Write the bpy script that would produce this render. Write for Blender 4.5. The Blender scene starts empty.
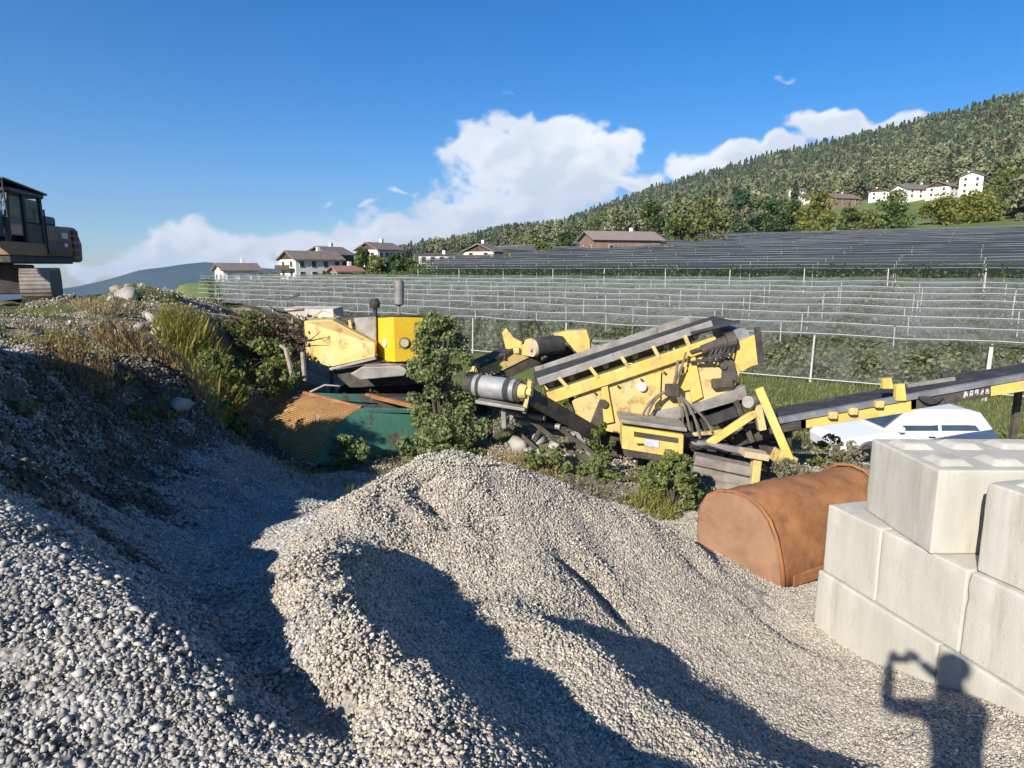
import bpy, bmesh, math, random
import numpy as np
from mathutils import Vector, Matrix, Quaternion, Euler

# ------------------------------------------------------------------ camera, sky, sun, exposure
scene = bpy.context.scene
COL = scene.collection
R = math.radians
CZ = 3.6
PITCH = R(9.7)
F = 667.0
cam_d = bpy.data.cameras.new('camera')
cam = bpy.data.objects.new('camera', cam_d)
COL.objects.link(cam)
cam.location = (0, 0, CZ)
cam.rotation_euler = (R(90) - PITCH, 0, 0)
cam_d.sensor_width = 36.0
cam_d.lens = F / 1024 * 36
cam_d.clip_start = 0.02
cam_d.clip_end = 30000
scene.camera = cam

SUN_EL = R(27.7)
SUN_AZ = R(32.4 + 180)          # clockwise from +Y: the sun stands behind the camera, to the left
sun_d = bpy.data.lights.new('sun', 'SUN')
sun_d.energy = 5.0
sun_d.angle = R(0.5)
sun_d.color = (1.0, 0.93, 0.82)
sun = bpy.data.objects.new('sun', sun_d)
COL.objects.link(sun)
SUNV = Vector((math.sin(SUN_AZ) * math.cos(SUN_EL), math.cos(SUN_AZ) * math.cos(SUN_EL), math.sin(SUN_EL)))
sun.rotation_euler = SUNV.to_track_quat('Z', 'Y').to_euler()
sun.location = SUNV * 50
scene.view_settings.view_transform = 'Standard'
scene.view_settings.look = 'None'
scene.view_settings.exposure = 0.9
scene.view_settings.gamma = 1.0
scene.view_settings.use_curve_mapping = False

CP, SP = math.cos(PITCH), math.sin(PITCH)
def ray(u, v):
    a = (u - 512) / F; b = (v - 384) / F
    return Vector((a, CP - b * SP, -(SP + b * CP)))
def atY(u, v, y):
    d = ray(u, v); return Vector((0, 0, CZ)) + d * (y / d.y)
def atZ(u, v, z):
    d = ray(u, v); return Vector((0, 0, CZ)) + d * ((z - CZ) / d.z)
def azel(u, v):
    d = ray(u, v); return math.atan2(d.x, d.y), math.atan2(d.z, math.hypot(d.x, d.y))

# ------------------------------------------------------------------ noise
random.seed(7)
RNG = np.random.default_rng(7)
_tab = np.random.default_rng(11).random((256, 256))
def vnoise(x, y, seed=0):
    x = np.asarray(x, float) + seed * 17.31; y = np.asarray(y, float) + seed * 9.77
    xi = np.floor(x).astype(int); yi = np.floor(y).astype(int); fx = x - xi; fy = y - yi
    fx = fx * fx * (3 - 2 * fx); fy = fy * fy * (3 - 2 * fy)
    g = lambda i, j: _tab[i % 256, j % 256]
    return (g(xi, yi) * (1 - fx) + g(xi + 1, yi) * fx) * (1 - fy) + (g(xi, yi + 1) * (1 - fx) + g(xi + 1, yi + 1) * fx) * fy
def fbm(x, y, s, o=4, seed=0):
    t = 0; a = 1; n = 0
    for k in range(o):
        t = t + a * (vnoise(np.asarray(x) / s, np.asarray(y) / s, seed + k) - .5); n += a; a *= .5; s *= .5
    return t / n
def sstep(a, b, x):
    t = np.clip((np.asarray(x, float) - a) / (b - a), 0, 1); return t * t * (3 - 2 * t)

# ---- world: Nishita sky with cumulus
world = bpy.data.worlds.new('World'); scene.world = world; world.use_nodes = True
nt = world.node_tree; nt.nodes.clear()
def N(tree, t, **k):
    n = tree.nodes.new(t)
    for a, b in k.items(): setattr(n, a, b)
    return n
def link(tree, a, b): tree.links.new(a, b)
def cloud_map(W=4096, H=448, e0=R(-4), e1=R(34)):
    # fair-weather cumulus, computed over the whole horizon as direction -> (tone, cover)
    az = (np.arange(W) + .5) / W * 2 * math.pi - math.pi; el = e0 + (np.arange(H) + .5) / H * (e1 - e0)
    A, E = np.meshgrid(az, el)
    blobs = [(510, 148, 50, 40), (565, 150, 58, 40), (606, 150, 38, 30), (540, 185, 88, 52), (585, 178, 48, 45), (470, 222, 70, 36),
             (400, 236, 90, 26), (330, 242, 80, 23), (520, 225, 85, 36), (215, 245, 75, 28), (160, 252, 55, 22), (110, 262, 55, 12), (280, 258, 170, 20), (420, 250, 150, 22),
             (742, 158, 40, 13), (790, 149, 36, 12), (850, 129, 52, 17), (900, 120, 36, 11), (640, 183, 60, 9), (700, 170, 46, 13)]
    wisps = [(394, 197, 34, 9), (322, 198, 30, 13), (796, 68, 22, 15), (360, 206, 40, 7)]
    L = []
    for k, b in enumerate(blobs + wisps):
        a, e = azel(b[0], b[1]); L.append((a, e, b[2] / F * math.cos(a) ** 2, b[3] / F * math.cos(a), 1.0 if k < len(blobs) else .26))
    rnd = random.Random(4)
    for k in range(46):                                          # the same cloud goes on along the horizon outside the picture
        a = R(52 + k * 5.6 + rnd.uniform(-4, 4)); L.append((a if a < math.pi else a - 2 * math.pi, R(rnd.uniform(1, 8)), R(rnd.uniform(3, 8)), R(rnd.uniform(1.5, 4)), 1.0))
    sc = lambda s: (A / s, E / s)
    w1 = fbm(A, E * 1.2, .11, 4, 51) ; w2 = fbm(A, E * 1.2, .11, 4, 61)
    Aw = A + w1 * .10; Ew = E + w2 * .07
    D = np.full(A.shape, -9.0)
    for a, e, ra, re, th in L:
        j0 = int((a - 1.6 * ra - .1 + math.pi) / (2 * math.pi) * W); j1 = int((a + 1.6 * ra + .1 + math.pi) / (2 * math.pi) * W)
        j0 = max(j0, 0); j1 = min(j1, W)
        if j1 <= j0: continue
        dy = (Ew[:, j0:j1] - e) / re; dy = np.where(dy < 0, dy * 1.15, dy)
        d = th - np.sqrt(((Aw[:, j0:j1] - a) / ra) ** 2 + dy ** 2)
        cur = D[:, j0:j1]; h = np.clip(.5 + .5 * (d - cur) / .18, 0, 1); D[:, j0:j1] = cur * (1 - h) + d * h + .18 * h * (1 - h)
    k = D > -.9; bil = np.zeros(D.shape); fine = np.zeros(D.shape); bil[k] = np.abs(fbm(A[k], E[k] * 1.3, .055, 5, 71)) * 2.0; fine[k] = fbm(A[k], E[k] * 1.4, .03, 4, 81)
    D = D + fine * .75 - bil * .6 + .13
    cov = sstep(-.02, .34, D)
    sh = D - np.roll(np.roll(D, -9, axis=1), 7, axis=0)          # relief towards the sun side
    big = fbm(A, E * 1.5, .16, 2, 91)
    tone = np.clip(.86 + .22 * np.clip(-sh * .9, -1, 1) - .16 * sstep(.45, 1.1, D) + .5 * big, .7, 1.0)
    img = bpy.data.images.new('clouds', W, H, alpha=True, float_buffer=True); img.colorspace_settings.name = 'Non-Color'; img.alpha_mode = 'CHANNEL_PACKED'
    px = np.stack([tone, tone, tone, cov], -1).astype(np.float32); img.pixels.foreach_set(px.ravel()); img.update(); img.pack()
    return img, e0, e1
def build_world():
    out = N(nt, 'ShaderNodeOutputWorld'); bg = N(nt, 'ShaderNodeBackground'); bg.inputs[1].default_value = 0.075
    sky = N(nt, 'ShaderNodeTexSky'); sky.sky_type = 'NISHITA'; sky.sun_disc = False
    sky.sun_elevation = SUN_EL; sky.sun_rotation = SUN_AZ; sky.altitude = 700
    sky.air_density = 1.0; sky.dust_density = 0.1; sky.ozone_density = 4.0
    sa = N(nt, 'ShaderNodeHueSaturation'); sa.inputs['Saturation'].default_value = 1.4; link(nt, sky.outputs[0], sa.inputs['Color'])
    hs = N(nt, 'ShaderNodeMixRGB'); hs.blend_type = 'MULTIPLY'; hs.inputs[0].default_value = 1; hs.inputs[2].default_value = (.84, .875, 1.0, 1)
    link(nt, sa.outputs[0], hs.inputs[1])
    tc = N(nt, 'ShaderNodeTexCoord'); sx = N(nt, 'ShaderNodeSeparateXYZ'); link(nt, tc.outputs['Generated'], sx.inputs[0])
    at = N(nt, 'ShaderNodeMath', operation='ARCTAN2'); link(nt, sx.outputs[0], at.inputs[0]); link(nt, sx.outputs[1], at.inputs[1])
    asn = N(nt, 'ShaderNodeMath', operation='ARCSINE'); link(nt, sx.outputs[2], asn.inputs[0])
    img, e0, e1 = cloud_map()
    mu = N(nt, 'ShaderNodeMath', operation='MULTIPLY_ADD'); mu.inputs[1].default_value = 1 / (2 * math.pi); mu.inputs[2].default_value = .5; link(nt, at.outputs[0], mu.inputs[0])
    mv = N(nt, 'ShaderNodeMath', operation='MULTIPLY_ADD'); mv.inputs[1].default_value = 1 / (e1 - e0); mv.inputs[2].default_value = -e0 / (e1 - e0); link(nt, asn.outputs[0], mv.inputs[0])
    cv = N(nt, 'ShaderNodeCombineXYZ'); link(nt, mu.outputs[0], cv.inputs[0]); link(nt, mv.outputs[0], cv.inputs[1])
    it = N(nt, 'ShaderNodeTexImage'); it.image = img; it.extension = 'EXTEND'; link(nt, cv.outputs[0], it.inputs[0])
    rp = N(nt, 'ShaderNodeValToRGB'); link(nt, it.outputs['Color'], rp.inputs[0])
    rp.color_ramp.elements[0].position = .5; rp.color_ramp.elements[0].color = (.52, .60, .72, 1)
    rp.color_ramp.elements[1].position = 1.0; rp.color_ramp.elements[1].color = (1.0, 1.0, 1.0, 1)
    sc = N(nt, 'ShaderNodeVectorMath', operation='SCALE'); sc.inputs['Scale'].default_value = CLOUD; link(nt, rp.outputs[0], sc.inputs[0])
    mix = N(nt, 'ShaderNodeMixRGB'); link(nt, it.outputs['Alpha'], mix.inputs[0]); link(nt, hs.outputs[0], mix.inputs[1]); link(nt, sc.outputs[0], mix.inputs[2])
    link(nt, mix.outputs[0], bg.inputs[0]); link(nt, bg.outputs[0], out.inputs[0])
CLOUD = 9.0
build_world()

# ------------------------------------------------------------------ helpers
ORG = {}
def tag(o, label=None, cat=None, group=None, kind=None):
    if label: o['label'] = label
    if cat: o['category'] = cat
    if group: o['group'] = group
    if kind: o['kind'] = kind
    return o
def thing(name, label, cat, loc=(0, 0, 0), rotz=0, group=None):
    o = bpy.data.objects.new(name, None); COL.objects.link(o); o.empty_display_size = .2
    o.location = loc; o.rotation_euler = (0, 0, rotz); tag(o, label, cat, group)
    ORG[o.name] = Vector(loc) if rotz == 0 else Vector((0, 0, 0))
    return o
def meshobj(name, verts, faces, mat, parent=None, smooth=False):
    me = bpy.data.meshes.new(name)
    verts = np.asarray(verts, dtype=np.float32)
    if isinstance(faces, np.ndarray):
        k = faces.shape[1]; nf = len(faces)
        me.vertices.add(len(verts)); me.vertices.foreach_set('co', verts.ravel())
        me.loops.add(nf * k); me.loops.foreach_set('vertex_index', faces.astype(np.int32).ravel())
        me.polygons.add(nf); me.polygons.foreach_set('loop_start', np.arange(0, nf * k, k, dtype=np.int32))
        try: me.polygons.foreach_set('loop_total', np.full(nf, k, dtype=np.int32))
        except Exception: pass
        me.update(calc_edges=True)
    else:
        me.from_pydata([tuple(map(float, v)) for v in verts], [], faces)
    if smooth: me.polygons.foreach_set('use_smooth', np.ones(len(me.polygons), dtype=bool))
    if mat: me.materials.append(mat)
    o = bpy.data.objects.new(name, me); COL.objects.link(o)
    if parent: o.parent = parent
    return o
class MB:
    def __init__(s): s.v = []; s.f = []
    def add(s, vs, fs):
        n = len(s.v); s.v += [Vector(v) for v in vs]; s.f += [[i + n for i in f] for f in fs]; return s
    def box(s, c, sx, sy, sz, rot=None):
        c = Vector(c); P = [Vector((a * sx / 2, b * sy / 2, d * sz / 2)) for d in (-1, 1) for b in (-1, 1) for a in (-1, 1)]
        if rot is not None: P = [rot @ p for p in P]
        return s.add([c + p for p in P], [(0, 2, 3, 1), (4, 5, 7, 6), (0, 1, 5, 4), (2, 6, 7, 3), (0, 4, 6, 2), (1, 3, 7, 5)])
    def beam(s, p0, p1, w, h, up=(0, 0, 1), w1=None, h1=None):
        p0 = Vector(p0); p1 = Vector(p1); d = (p1 - p0).normalized(); up = Vector(up)
        side = d.cross(up)
        if side.length < 1e-4: side = d.cross(Vector((1, 0, 0)))
        side.normalize(); u = side.cross(d).normalized(); w1 = w1 or w; h1 = h1 or h
        vs = []
        for p, ww, hh in ((p0, w, h), (p1, w1, h1)):
            for a, b in ((-1, -1), (1, -1), (1, 1), (-1, 1)): vs.append(p + side * a * ww / 2 + u * b * hh / 2)
        return s.add(vs, [(3, 2, 1, 0), (4, 5, 6, 7), (0, 1, 5, 4), (1, 2, 6, 5), (2, 3, 7, 6), (3, 0, 4, 7)])
    def tube(s, p0, p1, r0, r1=None, n=12, cap=True):
        return s.path([p0, p1], [r0, r0 if r1 is None else r1], n, cap)
    def path(s, pts, r, n=6, cap=True):
        pts = [Vector(p) for p in pts]; m = len(pts)
        rs = r if isinstance(r, (list, tuple)) else [r] * m
        vs = []; prev = None
        for i, p in enumerate(pts):
            d = (pts[min(i + 1, m - 1)] - pts[max(i - 1, 0)])
            d = d.normalized() if d.length > 1e-9 else Vector((0, 0, 1))
            if prev is None:
                a = d.cross(Vector((0, 0, 1)));
                if a.length < 1e-3: a = d.cross(Vector((1, 0, 0)))
            else: a = prev - d * prev.dot(d)
            a.normalize(); prev = a; b = d.cross(a)
            for k in range(n):
                t = 2 * math.pi * k / n; vs.append(p + (a * math.cos(t) + b * math.sin(t)) * rs[i])
        fs = []
        for i in range(m - 1):
            for k in range(n):
                fs.append((i * n + k, i * n + (k + 1) % n, (i + 1) * n + (k + 1) % n, (i + 1) * n + k))
        if cap: fs.append(tuple(reversed(range(n)))); fs.append(tuple(range((m - 1) * n, m * n)))
        return s.add(vs, fs)
    def prism(s, poly, vec):
        poly = [Vector(p) for p in poly]; vec = Vector(vec); n = len(poly)
        nrm = Vector((0, 0, 0))
        for i in range(n): nrm += poly[i].cross(poly[(i + 1) % n])
        if nrm.dot(vec) > 0: poly.reverse()
        return s.add(poly + [p + vec for p in poly], [tuple(range(n)), tuple(reversed(range(n, 2 * n)))] +
                     [(i, i + n, (i + 1) % n + n, (i + 1) % n) for i in range(n)])
    def pxprism(s, pts, y, th):
        return s.prism([atY(u, v, y) for u, v in pts], (0, th, 0))
    def build(s, name, mat, parent=None, bevel=0, smooth=False, root=None):
        o = Vector((0, 0, 0))
        q = root or parent
        while q is not None and q.parent is not None: q = q.parent
        if q is not None and q.name in ORG: o = ORG[q.name]
        ob = meshobj(name, [v - o for v in s.v], [list(f) for f in s.f], mat, parent, smooth)
        if bevel:
            b = ob.modifiers.new('edge', 'BEVEL'); b.width = bevel; b.segments = 2; b.limit_method = 'ANGLE'; b.angle_limit = R(35)
        return ob
def top(ob, loc):           # give a free-standing mesh its origin at the base
    loc = Vector(loc); me = ob.data; me.transform(Matrix.Translation(-loc)); ob.location = loc; return ob
def copy_tree(o, parent=None):
    c = o.copy(); COL.objects.link(c); c.parent = parent
    if o.name in ORG: ORG[c.name] = ORG[o.name]
    for ch in list(o.children): copy_tree(ch, c)
    return c

# ------------------------------------------------------------------ materials
MATS = {}
def mat(name, c1, c2=None, scale=5.0, rough=.8, metal=0.0, bump=.0, bscale=40.0, c3=None, s3=3.0, t3=.6, island=0.0, inst=0.0, spec=.4, streak=False, w3=.06, bd=.02, pits=0.0):
    if name in MATS: return MATS[name]
    m = bpy.data.materials.new(name); m.use_nodes = True; t = m.node_tree; b = t.nodes['Principled BSDF']
    tc = N(t, 'ShaderNodeTexCoord'); vec = tc.outputs['Object']
    if streak:
        mp = N(t, 'ShaderNodeMapping'); mp.inputs['Scale'].default_value = (1, 1, .15); link(t, vec, mp.inputs[0]); svec = mp.outputs[0]
    else: svec = vec
    nz = N(t, 'ShaderNodeTexNoise'); nz.inputs['Scale'].default_value = scale; nz.inputs['Detail'].default_value = 6; nz.inputs['Roughness'].default_value = .65
    link(t, svec, nz.inputs['Vector'])
    rp = N(t, 'ShaderNodeValToRGB'); rp.color_ramp.elements[0].position = .35; rp.color_ramp.elements[1].position = .65
    rp.color_ramp.elements[0].color = (*c1, 1); rp.color_ramp.elements[1].color = (*(c2 or c1), 1)
    link(t, nz.outputs['Fac'], rp.inputs[0]); col = rp.outputs[0]
    if c3:
        n3 = N(t, 'ShaderNodeTexNoise'); n3.inputs['Scale'].default_value = s3; n3.inputs['Detail'].default_value = 8; n3.inputs['Roughness'].default_value = .7
        link(t, svec, n3.inputs['Vector'])
        mr = N(t, 'ShaderNodeMapRange'); mr.inputs[1].default_value = t3; mr.inputs[2].default_value = t3 + w3; link(t, n3.outputs['Fac'], mr.inputs[0])
        mx = N(t, 'ShaderNodeMixRGB'); link(t, mr.outputs[0], mx.inputs[0]); link(t, col, mx.inputs[1]); mx.inputs[2].default_value = (*c3, 1); col = mx.outputs[0]
    if pits:                                                       # small air holes left by the casting
        vp = N(t, 'ShaderNodeTexVoronoi'); vp.inputs['Scale'].default_value = pits; link(t, vec, vp.inputs['Vector'])
        pr = N(t, 'ShaderNodeMapRange'); pr.inputs[1].default_value = .16; pr.inputs[2].default_value = .07; link(t, vp.outputs['Distance'], pr.inputs[0])
        gp = N(t, 'ShaderNodeTexNoise'); gp.inputs['Scale'].default_value = 7; link(t, vec, gp.inputs['Vector'])
        gr_ = N(t, 'ShaderNodeMapRange'); gr_.inputs[1].default_value = .5; gr_.inputs[2].default_value = .62; link(t, gp.outputs['Fac'], gr_.inputs[0])
        pm = N(t, 'ShaderNodeMath', operation='MULTIPLY'); link(t, pr.outputs[0], pm.inputs[0]); link(t, gr_.outputs[0], pm.inputs[1])
        mx = N(t, 'ShaderNodeMixRGB'); link(t, pm.outputs[0], mx.inputs[0]); link(t, col, mx.inputs[1]); mx.inputs[2].default_value = (.13, .12, .10, 1); col = mx.outputs[0]
    for amt, src in ((island, 'g'), (inst, 'o')):
        if amt:
            if src == 'g': g = N(t, 'ShaderNodeNewGeometry'); fac = g.outputs['Random Per Island']
            else: g = N(t, 'ShaderNodeObjectInfo'); fac = g.outputs['Random']
            mr = N(t, 'ShaderNodeMapRange'); mr.inputs[3].default_value = 1 - amt; mr.inputs[4].default_value = 1 + amt; link(t, fac, mr.inputs[0])
            mm = N(t, 'ShaderNodeVectorMath', operation='SCALE'); link(t, col, mm.inputs[0]); link(t, mr.outputs[0], mm.inputs['Scale']); col = mm.outputs[0]
    link(t, col, b.inputs['Base Color'])
    b.inputs['Roughness'].default_value = rough; b.inputs['Metallic'].default_value = metal; b.inputs['Specular IOR Level'].default_value = spec
    if bump:
        bn = N(t, 'ShaderNodeTexNoise'); bn.inputs['Scale'].default_value = bscale; bn.inputs['Detail'].default_value = 5; link(t, vec, bn.inputs['Vector'])
        bp = N(t, 'ShaderNodeBump'); bp.inputs['Strength'].default_value = bump; bp.inputs['Distance'].default_value = bd; link(t, bn.outputs['Fac'], bp.inputs['Height'])
        link(t, bp.outputs[0], b.inputs['Normal'])
    MATS[name] = m; return m
def leafmat(name, c1, c2, trans=.35, inst=0.0, rough=.6):
    if name in MATS: return MATS[name]
    m = bpy.data.materials.new(name); m.use_nodes = True; t = m.node_tree; t.nodes.clear()
    out = N(t, 'ShaderNodeOutputMaterial'); g = N(t, 'ShaderNodeNewGeometry')
    rp = N(t, 'ShaderNodeValToRGB'); rp.color_ramp.elements[0].color = (*c1, 1); rp.color_ramp.elements[1].color = (*c2, 1)
    link(t, g.outputs['Random Per Island'], rp.inputs[0]); col = rp.outputs[0]
    if inst:
        oi = N(t, 'ShaderNodeObjectInfo'); hs = N(t, 'ShaderNodeHueSaturation')
        mr = N(t, 'ShaderNodeMapRange'); mr.inputs[3].default_value = .5 - inst * .08; mr.inputs[4].default_value = .5 + inst * .05; link(t, oi.outputs['Random'], mr.inputs[0]); link(t, mr.outputs[0], hs.inputs['Hue'])
        m2 = N(t, 'ShaderNodeMapRange'); m2.inputs[3].default_value = 1 - inst; m2.inputs[4].default_value = 1 + inst; link(t, oi.outputs['Random'], m2.inputs[0]); link(t, m2.outputs[0], hs.inputs['Value'])
        link(t, col, hs.inputs['Color']); col = hs.outputs[0]
    d = N(t, 'ShaderNodeBsdfPrincipled'); d.inputs['Roughness'].default_value = rough; d.inputs['Specular IOR Level'].default_value = .25; link(t, col, d.inputs['Base Color'])
    tr = N(t, 'ShaderNodeBsdfTranslucent'); link(t, col, tr.inputs[0])
    mx = N(t, 'ShaderNodeMixShader'); mx.inputs[0].default_value = trans; link(t, d.outputs[0], mx.inputs[1]); link(t, tr.outputs[0], mx.inputs[2]); link(t, mx.outputs[0], out.inputs[0])
    MATS[name] = m; return m

# instances on points, all data laid out here, sources kept out of the scene
SRC = bpy.data.collections
def scatter(name, P, ROT, S, IDX, sources, label, cat):
    c = SRC.new(name + '_pieces')
    for o in sources:
        for u in list(o.users_collection): u.objects.unlink(o)
        c.objects.link(o)
    me = bpy.data.meshes.new(name); me.vertices.add(len(P)); me.vertices.foreach_set('co', np.asarray(P, np.float32).ravel())
    a = me.attributes.new('rot', 'FLOAT_VECTOR', 'POINT'); a.data.foreach_set('vector', np.asarray(ROT, np.float32).ravel())
    a = me.attributes.new('scl', 'FLOAT', 'POINT'); a.data.foreach_set('value', np.asarray(S, np.float32).ravel())
    a = me.attributes.new('idx', 'INT', 'POINT'); a.data.foreach_set('value', np.asarray(IDX, np.int32).ravel())
    ob = bpy.data.objects.new(name, me); COL.objects.link(ob)
    g = bpy.data.node_groups.new(name, 'GeometryNodeTree')
    g.interface.new_socket('Geometry', in_out='INPUT', socket_type='NodeSocketGeometry'); g.interface.new_socket('Geometry', in_out='OUTPUT', socket_type='NodeSocketGeometry')
    gi = N(g, 'NodeGroupInput'); go = N(g, 'NodeGroupOutput'); ip = N(g, 'GeometryNodeInstanceOnPoints'); ci = N(g, 'GeometryNodeCollectionInfo')
    ci.inputs['Collection'].default_value = c; ci.inputs['Separate Children'].default_value = True; ci.inputs['Reset Children'].default_value = True
    link(g, gi.outputs[0], ip.inputs['Points']); link(g, ci.outputs[0], ip.inputs['Instance']); ip.inputs['Pick Instance'].default_value = True
    for nm, ty, sk in (('idx', 'INT', 'Instance Index'), ('rot', 'FLOAT_VECTOR', 'Rotation'), ('scl', 'FLOAT', 'Scale')):
        na = N(g, 'GeometryNodeInputNamedAttribute'); na.data_type = ty; na.inputs['Name'].default_value = nm
        o = [x for x in na.outputs if x.enabled and x.name == 'Attribute'][0]; link(g, o, ip.inputs[sk])
    link(g, ip.outputs[0], go.inputs[0])
    md = ob.modifiers.new('scatter', 'NODES'); md.node_group = g
    tag(ob, label, cat, kind='stuff'); return ob
# ------------------------------------------------------------------ ground
E1 = np.array([math.sin(R(34)), math.cos(R(34))]); E2 = np.array([-E1[1], E1[0]])     # uphill and along the orchard rows
A0 = 48.8; SL = .0963
def ab(a, b): p = E1 * a + E2 * b; return float(p[0]), float(p[1])
def orch(x, y):
    a = np.asarray(x) * E1[0] + np.asarray(y) * E1[1]
    return -3.95 + SL * (a - A0)
CPX = [ # u, v, z : points read off the photograph, with the height chosen for each
 # rim of the near gravel bank
 (0,505,2.4),(60,560,2.25),(110,603,2.16),(150,640,2.1),(200,682,2.02),(250,720,1.95),(300,748,1.9),(345,775,1.86),
 (0,560,2.3),(0,640,2.15),(0,768,1.95),(80,700,2.03),(80,630,2.13),(150,768,1.9),(170,700,1.98),(250,768,1.87),
 # left bank and its foot
 (0,375,2.62),(50,370,2.58),(100,365,2.5),(150,362,2.4),(185,385,2.05),(205,415,1.6),(0,420,2.36),(0,460,2.28),(60,400,2.2),(60,430,1.98),(60,480,1.86),(60,520,1.9),
 (100,400,2.15),(105,430,1.85),(110,470,1.65),(110,520,1.6),(110,560,1.72),(150,400,1.92),(150,425,1.7),(150,450,1.5),(150,480,1.36),(150,520,1.3),(150,560,1.42),(150,600,1.64),
 (200,440,1.25),(200,480,1.12),(200,530,1.1),(200,580,1.28),(250,450,.95),(250,480,.88),(250,520,.95),(300,500,.75),(300,470,.38),(340,480,.36),(345,470,.26),(220,620,1.5),(240,660,1.66),(290,710,1.72),(330,745,1.74),(320,505,.95),
 # left rim of the heap, lit foot
 (238,575,1.26),(258,622,1.66),(298,685,1.78),(350,740,1.78),(275,590,1.66),(290,630,1.8),(306,552,1.96),(320,585,2.0),(336,614,1.99),(352,640,1.97),(398,667,1.92),(440,705,1.87),(480,745,1.81),(520,790,1.76),(345,540,1.84),
 (300,535,1.56),(272,553,1.38),
 # hollow
 (352,580,1.72),(400,590,1.40),(450,605,1.28),(480,640,1.28),(470,588,1.25),(500,680,1.34),(530,720,1.4),(420,640,1.5),(470,690,1.54),(440,562,1.38),(480,560,1.36),(385,562,1.52),
 # crown of the heap
 (345,500,1.72),(365,528,1.66),(400,545,1.52),(400,478,1.85),(420,468,1.92),(440,463,1.95),(465,464,1.93),(490,468,1.86),(520,477,1.74),(545,484,1.62),(570,491,1.5),(605,504,1.3),(640,516,1.1),(700,548,.7),
 (400,510,1.72),(440,505,1.70),(500,510,1.58),(480,530,1.5),(540,540,1.35),(600,540,1.15),(500,585,1.22),(560,590,1.2),(600,580,1.05),(650,560,.95),(650,590,.85),(700,590,.65),
 # second ridge and its shaded side
 (505,607,1.28),(550,630,1.34),(602,653,1.34),(630,678,1.3),(669,700,1.22),(715,730,1.12),(776,768,1.02),(560,690,1.32),(590,730,1.32),(620,768,1.3),(680,768,1.22),
 (577,622,1.02),(640,628,.76),(669,638,.68),(720,670,.54),(787,703,.42),(853,760,.42),(800,768,.74),
 (700,630,.6),(740,660,.46),(800,690,.34),(850,720,.34),(900,725,.38),(950,768,.55),
 # foot scarp and yard
 (700,572,.58),(735,600,.44),(775,640,.32),(830,668,.22),(880,690,.24),(745,598,.24),(790,640,.12),(840,664,.1),(800,610,.1),(826,632,.06),(900,672,.24),(950,725,.46),(1010,735,.52),(960,700,.4),
]
CXYZ = [ # x, y, z
 # where the photographer stands
 (0,0,2.0),(.15,-.4,2.0),(.2,-.8,2.0),(-.2,1.5,1.95),(.1,1.8,1.9),(.4,1.9,1.72),(.8,1.5,1.6),(1.4,1.0,1.45),(0,-2,1.8),(-2,0,1.5),(-1.2,1.1,1.74),(-3,1.5,1.85),(-.7,1.6,1.84),(2.4,1.2,1.2),(3.2,2.4,.85),(2.3,2.6,.95),(4,0,1.0),(6,2,.2),(5,3.6,.3),(.7,2.4,1.35),(1.3,2.4,1.2),(0,-5,1.6),(4,-5,1.2),(-6,-4,2.4),
 # unseen earth bank, added beyond the left edge to shade the left bank
 (-6.4,4.6,4.05),(-5.6,5.3,3.5),(-7.5,3.5,4.4),(-8.5,5,4.1),(-4.4,3.4,2.45),(-5,2.2,2.5),(-6.8,1.8,3.2),(-7.4,6.0,3.75),(-9.5,8,3.0),(-6.8,7.2,2.75),(-11,4,3.6),(-10,0,3.0),
 # plateau of the excavator
 (-8,10,2.66),(-6.3,9.2,2.55),(-12,12,2.8),(-8.1,14.5,3.2),(-7.3,14,3.12),(-6.6,13.4,2.85),(-9.2,15,2.9),(-9,12.5,2.72),(-13,17,2.84),(-11,17,2.84),(-9,18,2.8),(-7.2,12,2.7),(-6.5,16,2.5),(-13,8,2.8),(-13,22,2.8),(-8,22,2.2),
 (-5.3,9.8,1.6),(-4.7,9.9,1.05),(-5.7,12,1.65),(-4.9,11.6,.7),(-3.6,11.8,.2),(-5.3,14,1.5),(-4.6,14.5,.7),(-5,17,.5),
 # back of the heap and the yard
 (-1.5,6.7,1.1),(-.6,6.9,1.25),(.2,7.2,1.1),(1.1,7.7,.7),(-.6,7.8,.6),(.6,8.2,.55),(2.2,8.3,.2),(-2.6,8.4,.55),(-1,8.8,.45),(.5,9,.5),(-3.4,10.6,.22),(-2,10.5,.25),(0,10.4,.58),(.3,11,.8),(.9,11.1,.6),(1.3,10.3,.42),(1.9,9.6,.32),(2.6,9.8,.2),(3.5,9,.03),(5,8,0),
 (3.0,7.4,.06),(4,6.5,0),(2,12.2,.2),(5,11,0),(0,13,0),(-2.5,13,.1),(8,11,0),(8,6,0),(9,13,-.2),(3,15,-.1),(-1,16,0),(6,17,-.8),(-3,19,0),(2,20,-.4),(9,20,-1.2),(9,0,.3),(9.5,16.4,-1.12),(11.5,16.4,-1.16),(8,16.6,-1.05),(8,13.6,-.45),(13,12,-.4),(13,6,0),(13,0,.2),(12,17,-1.3),(6,14.2,-.5),(7.8,15,-.7),(5,14.6,-.4),(9,16,-.8),
]
_pts = [tuple(atZ(*p)) for p in CPX] + CXYZ
_pts = np.array(_pts, float)
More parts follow.
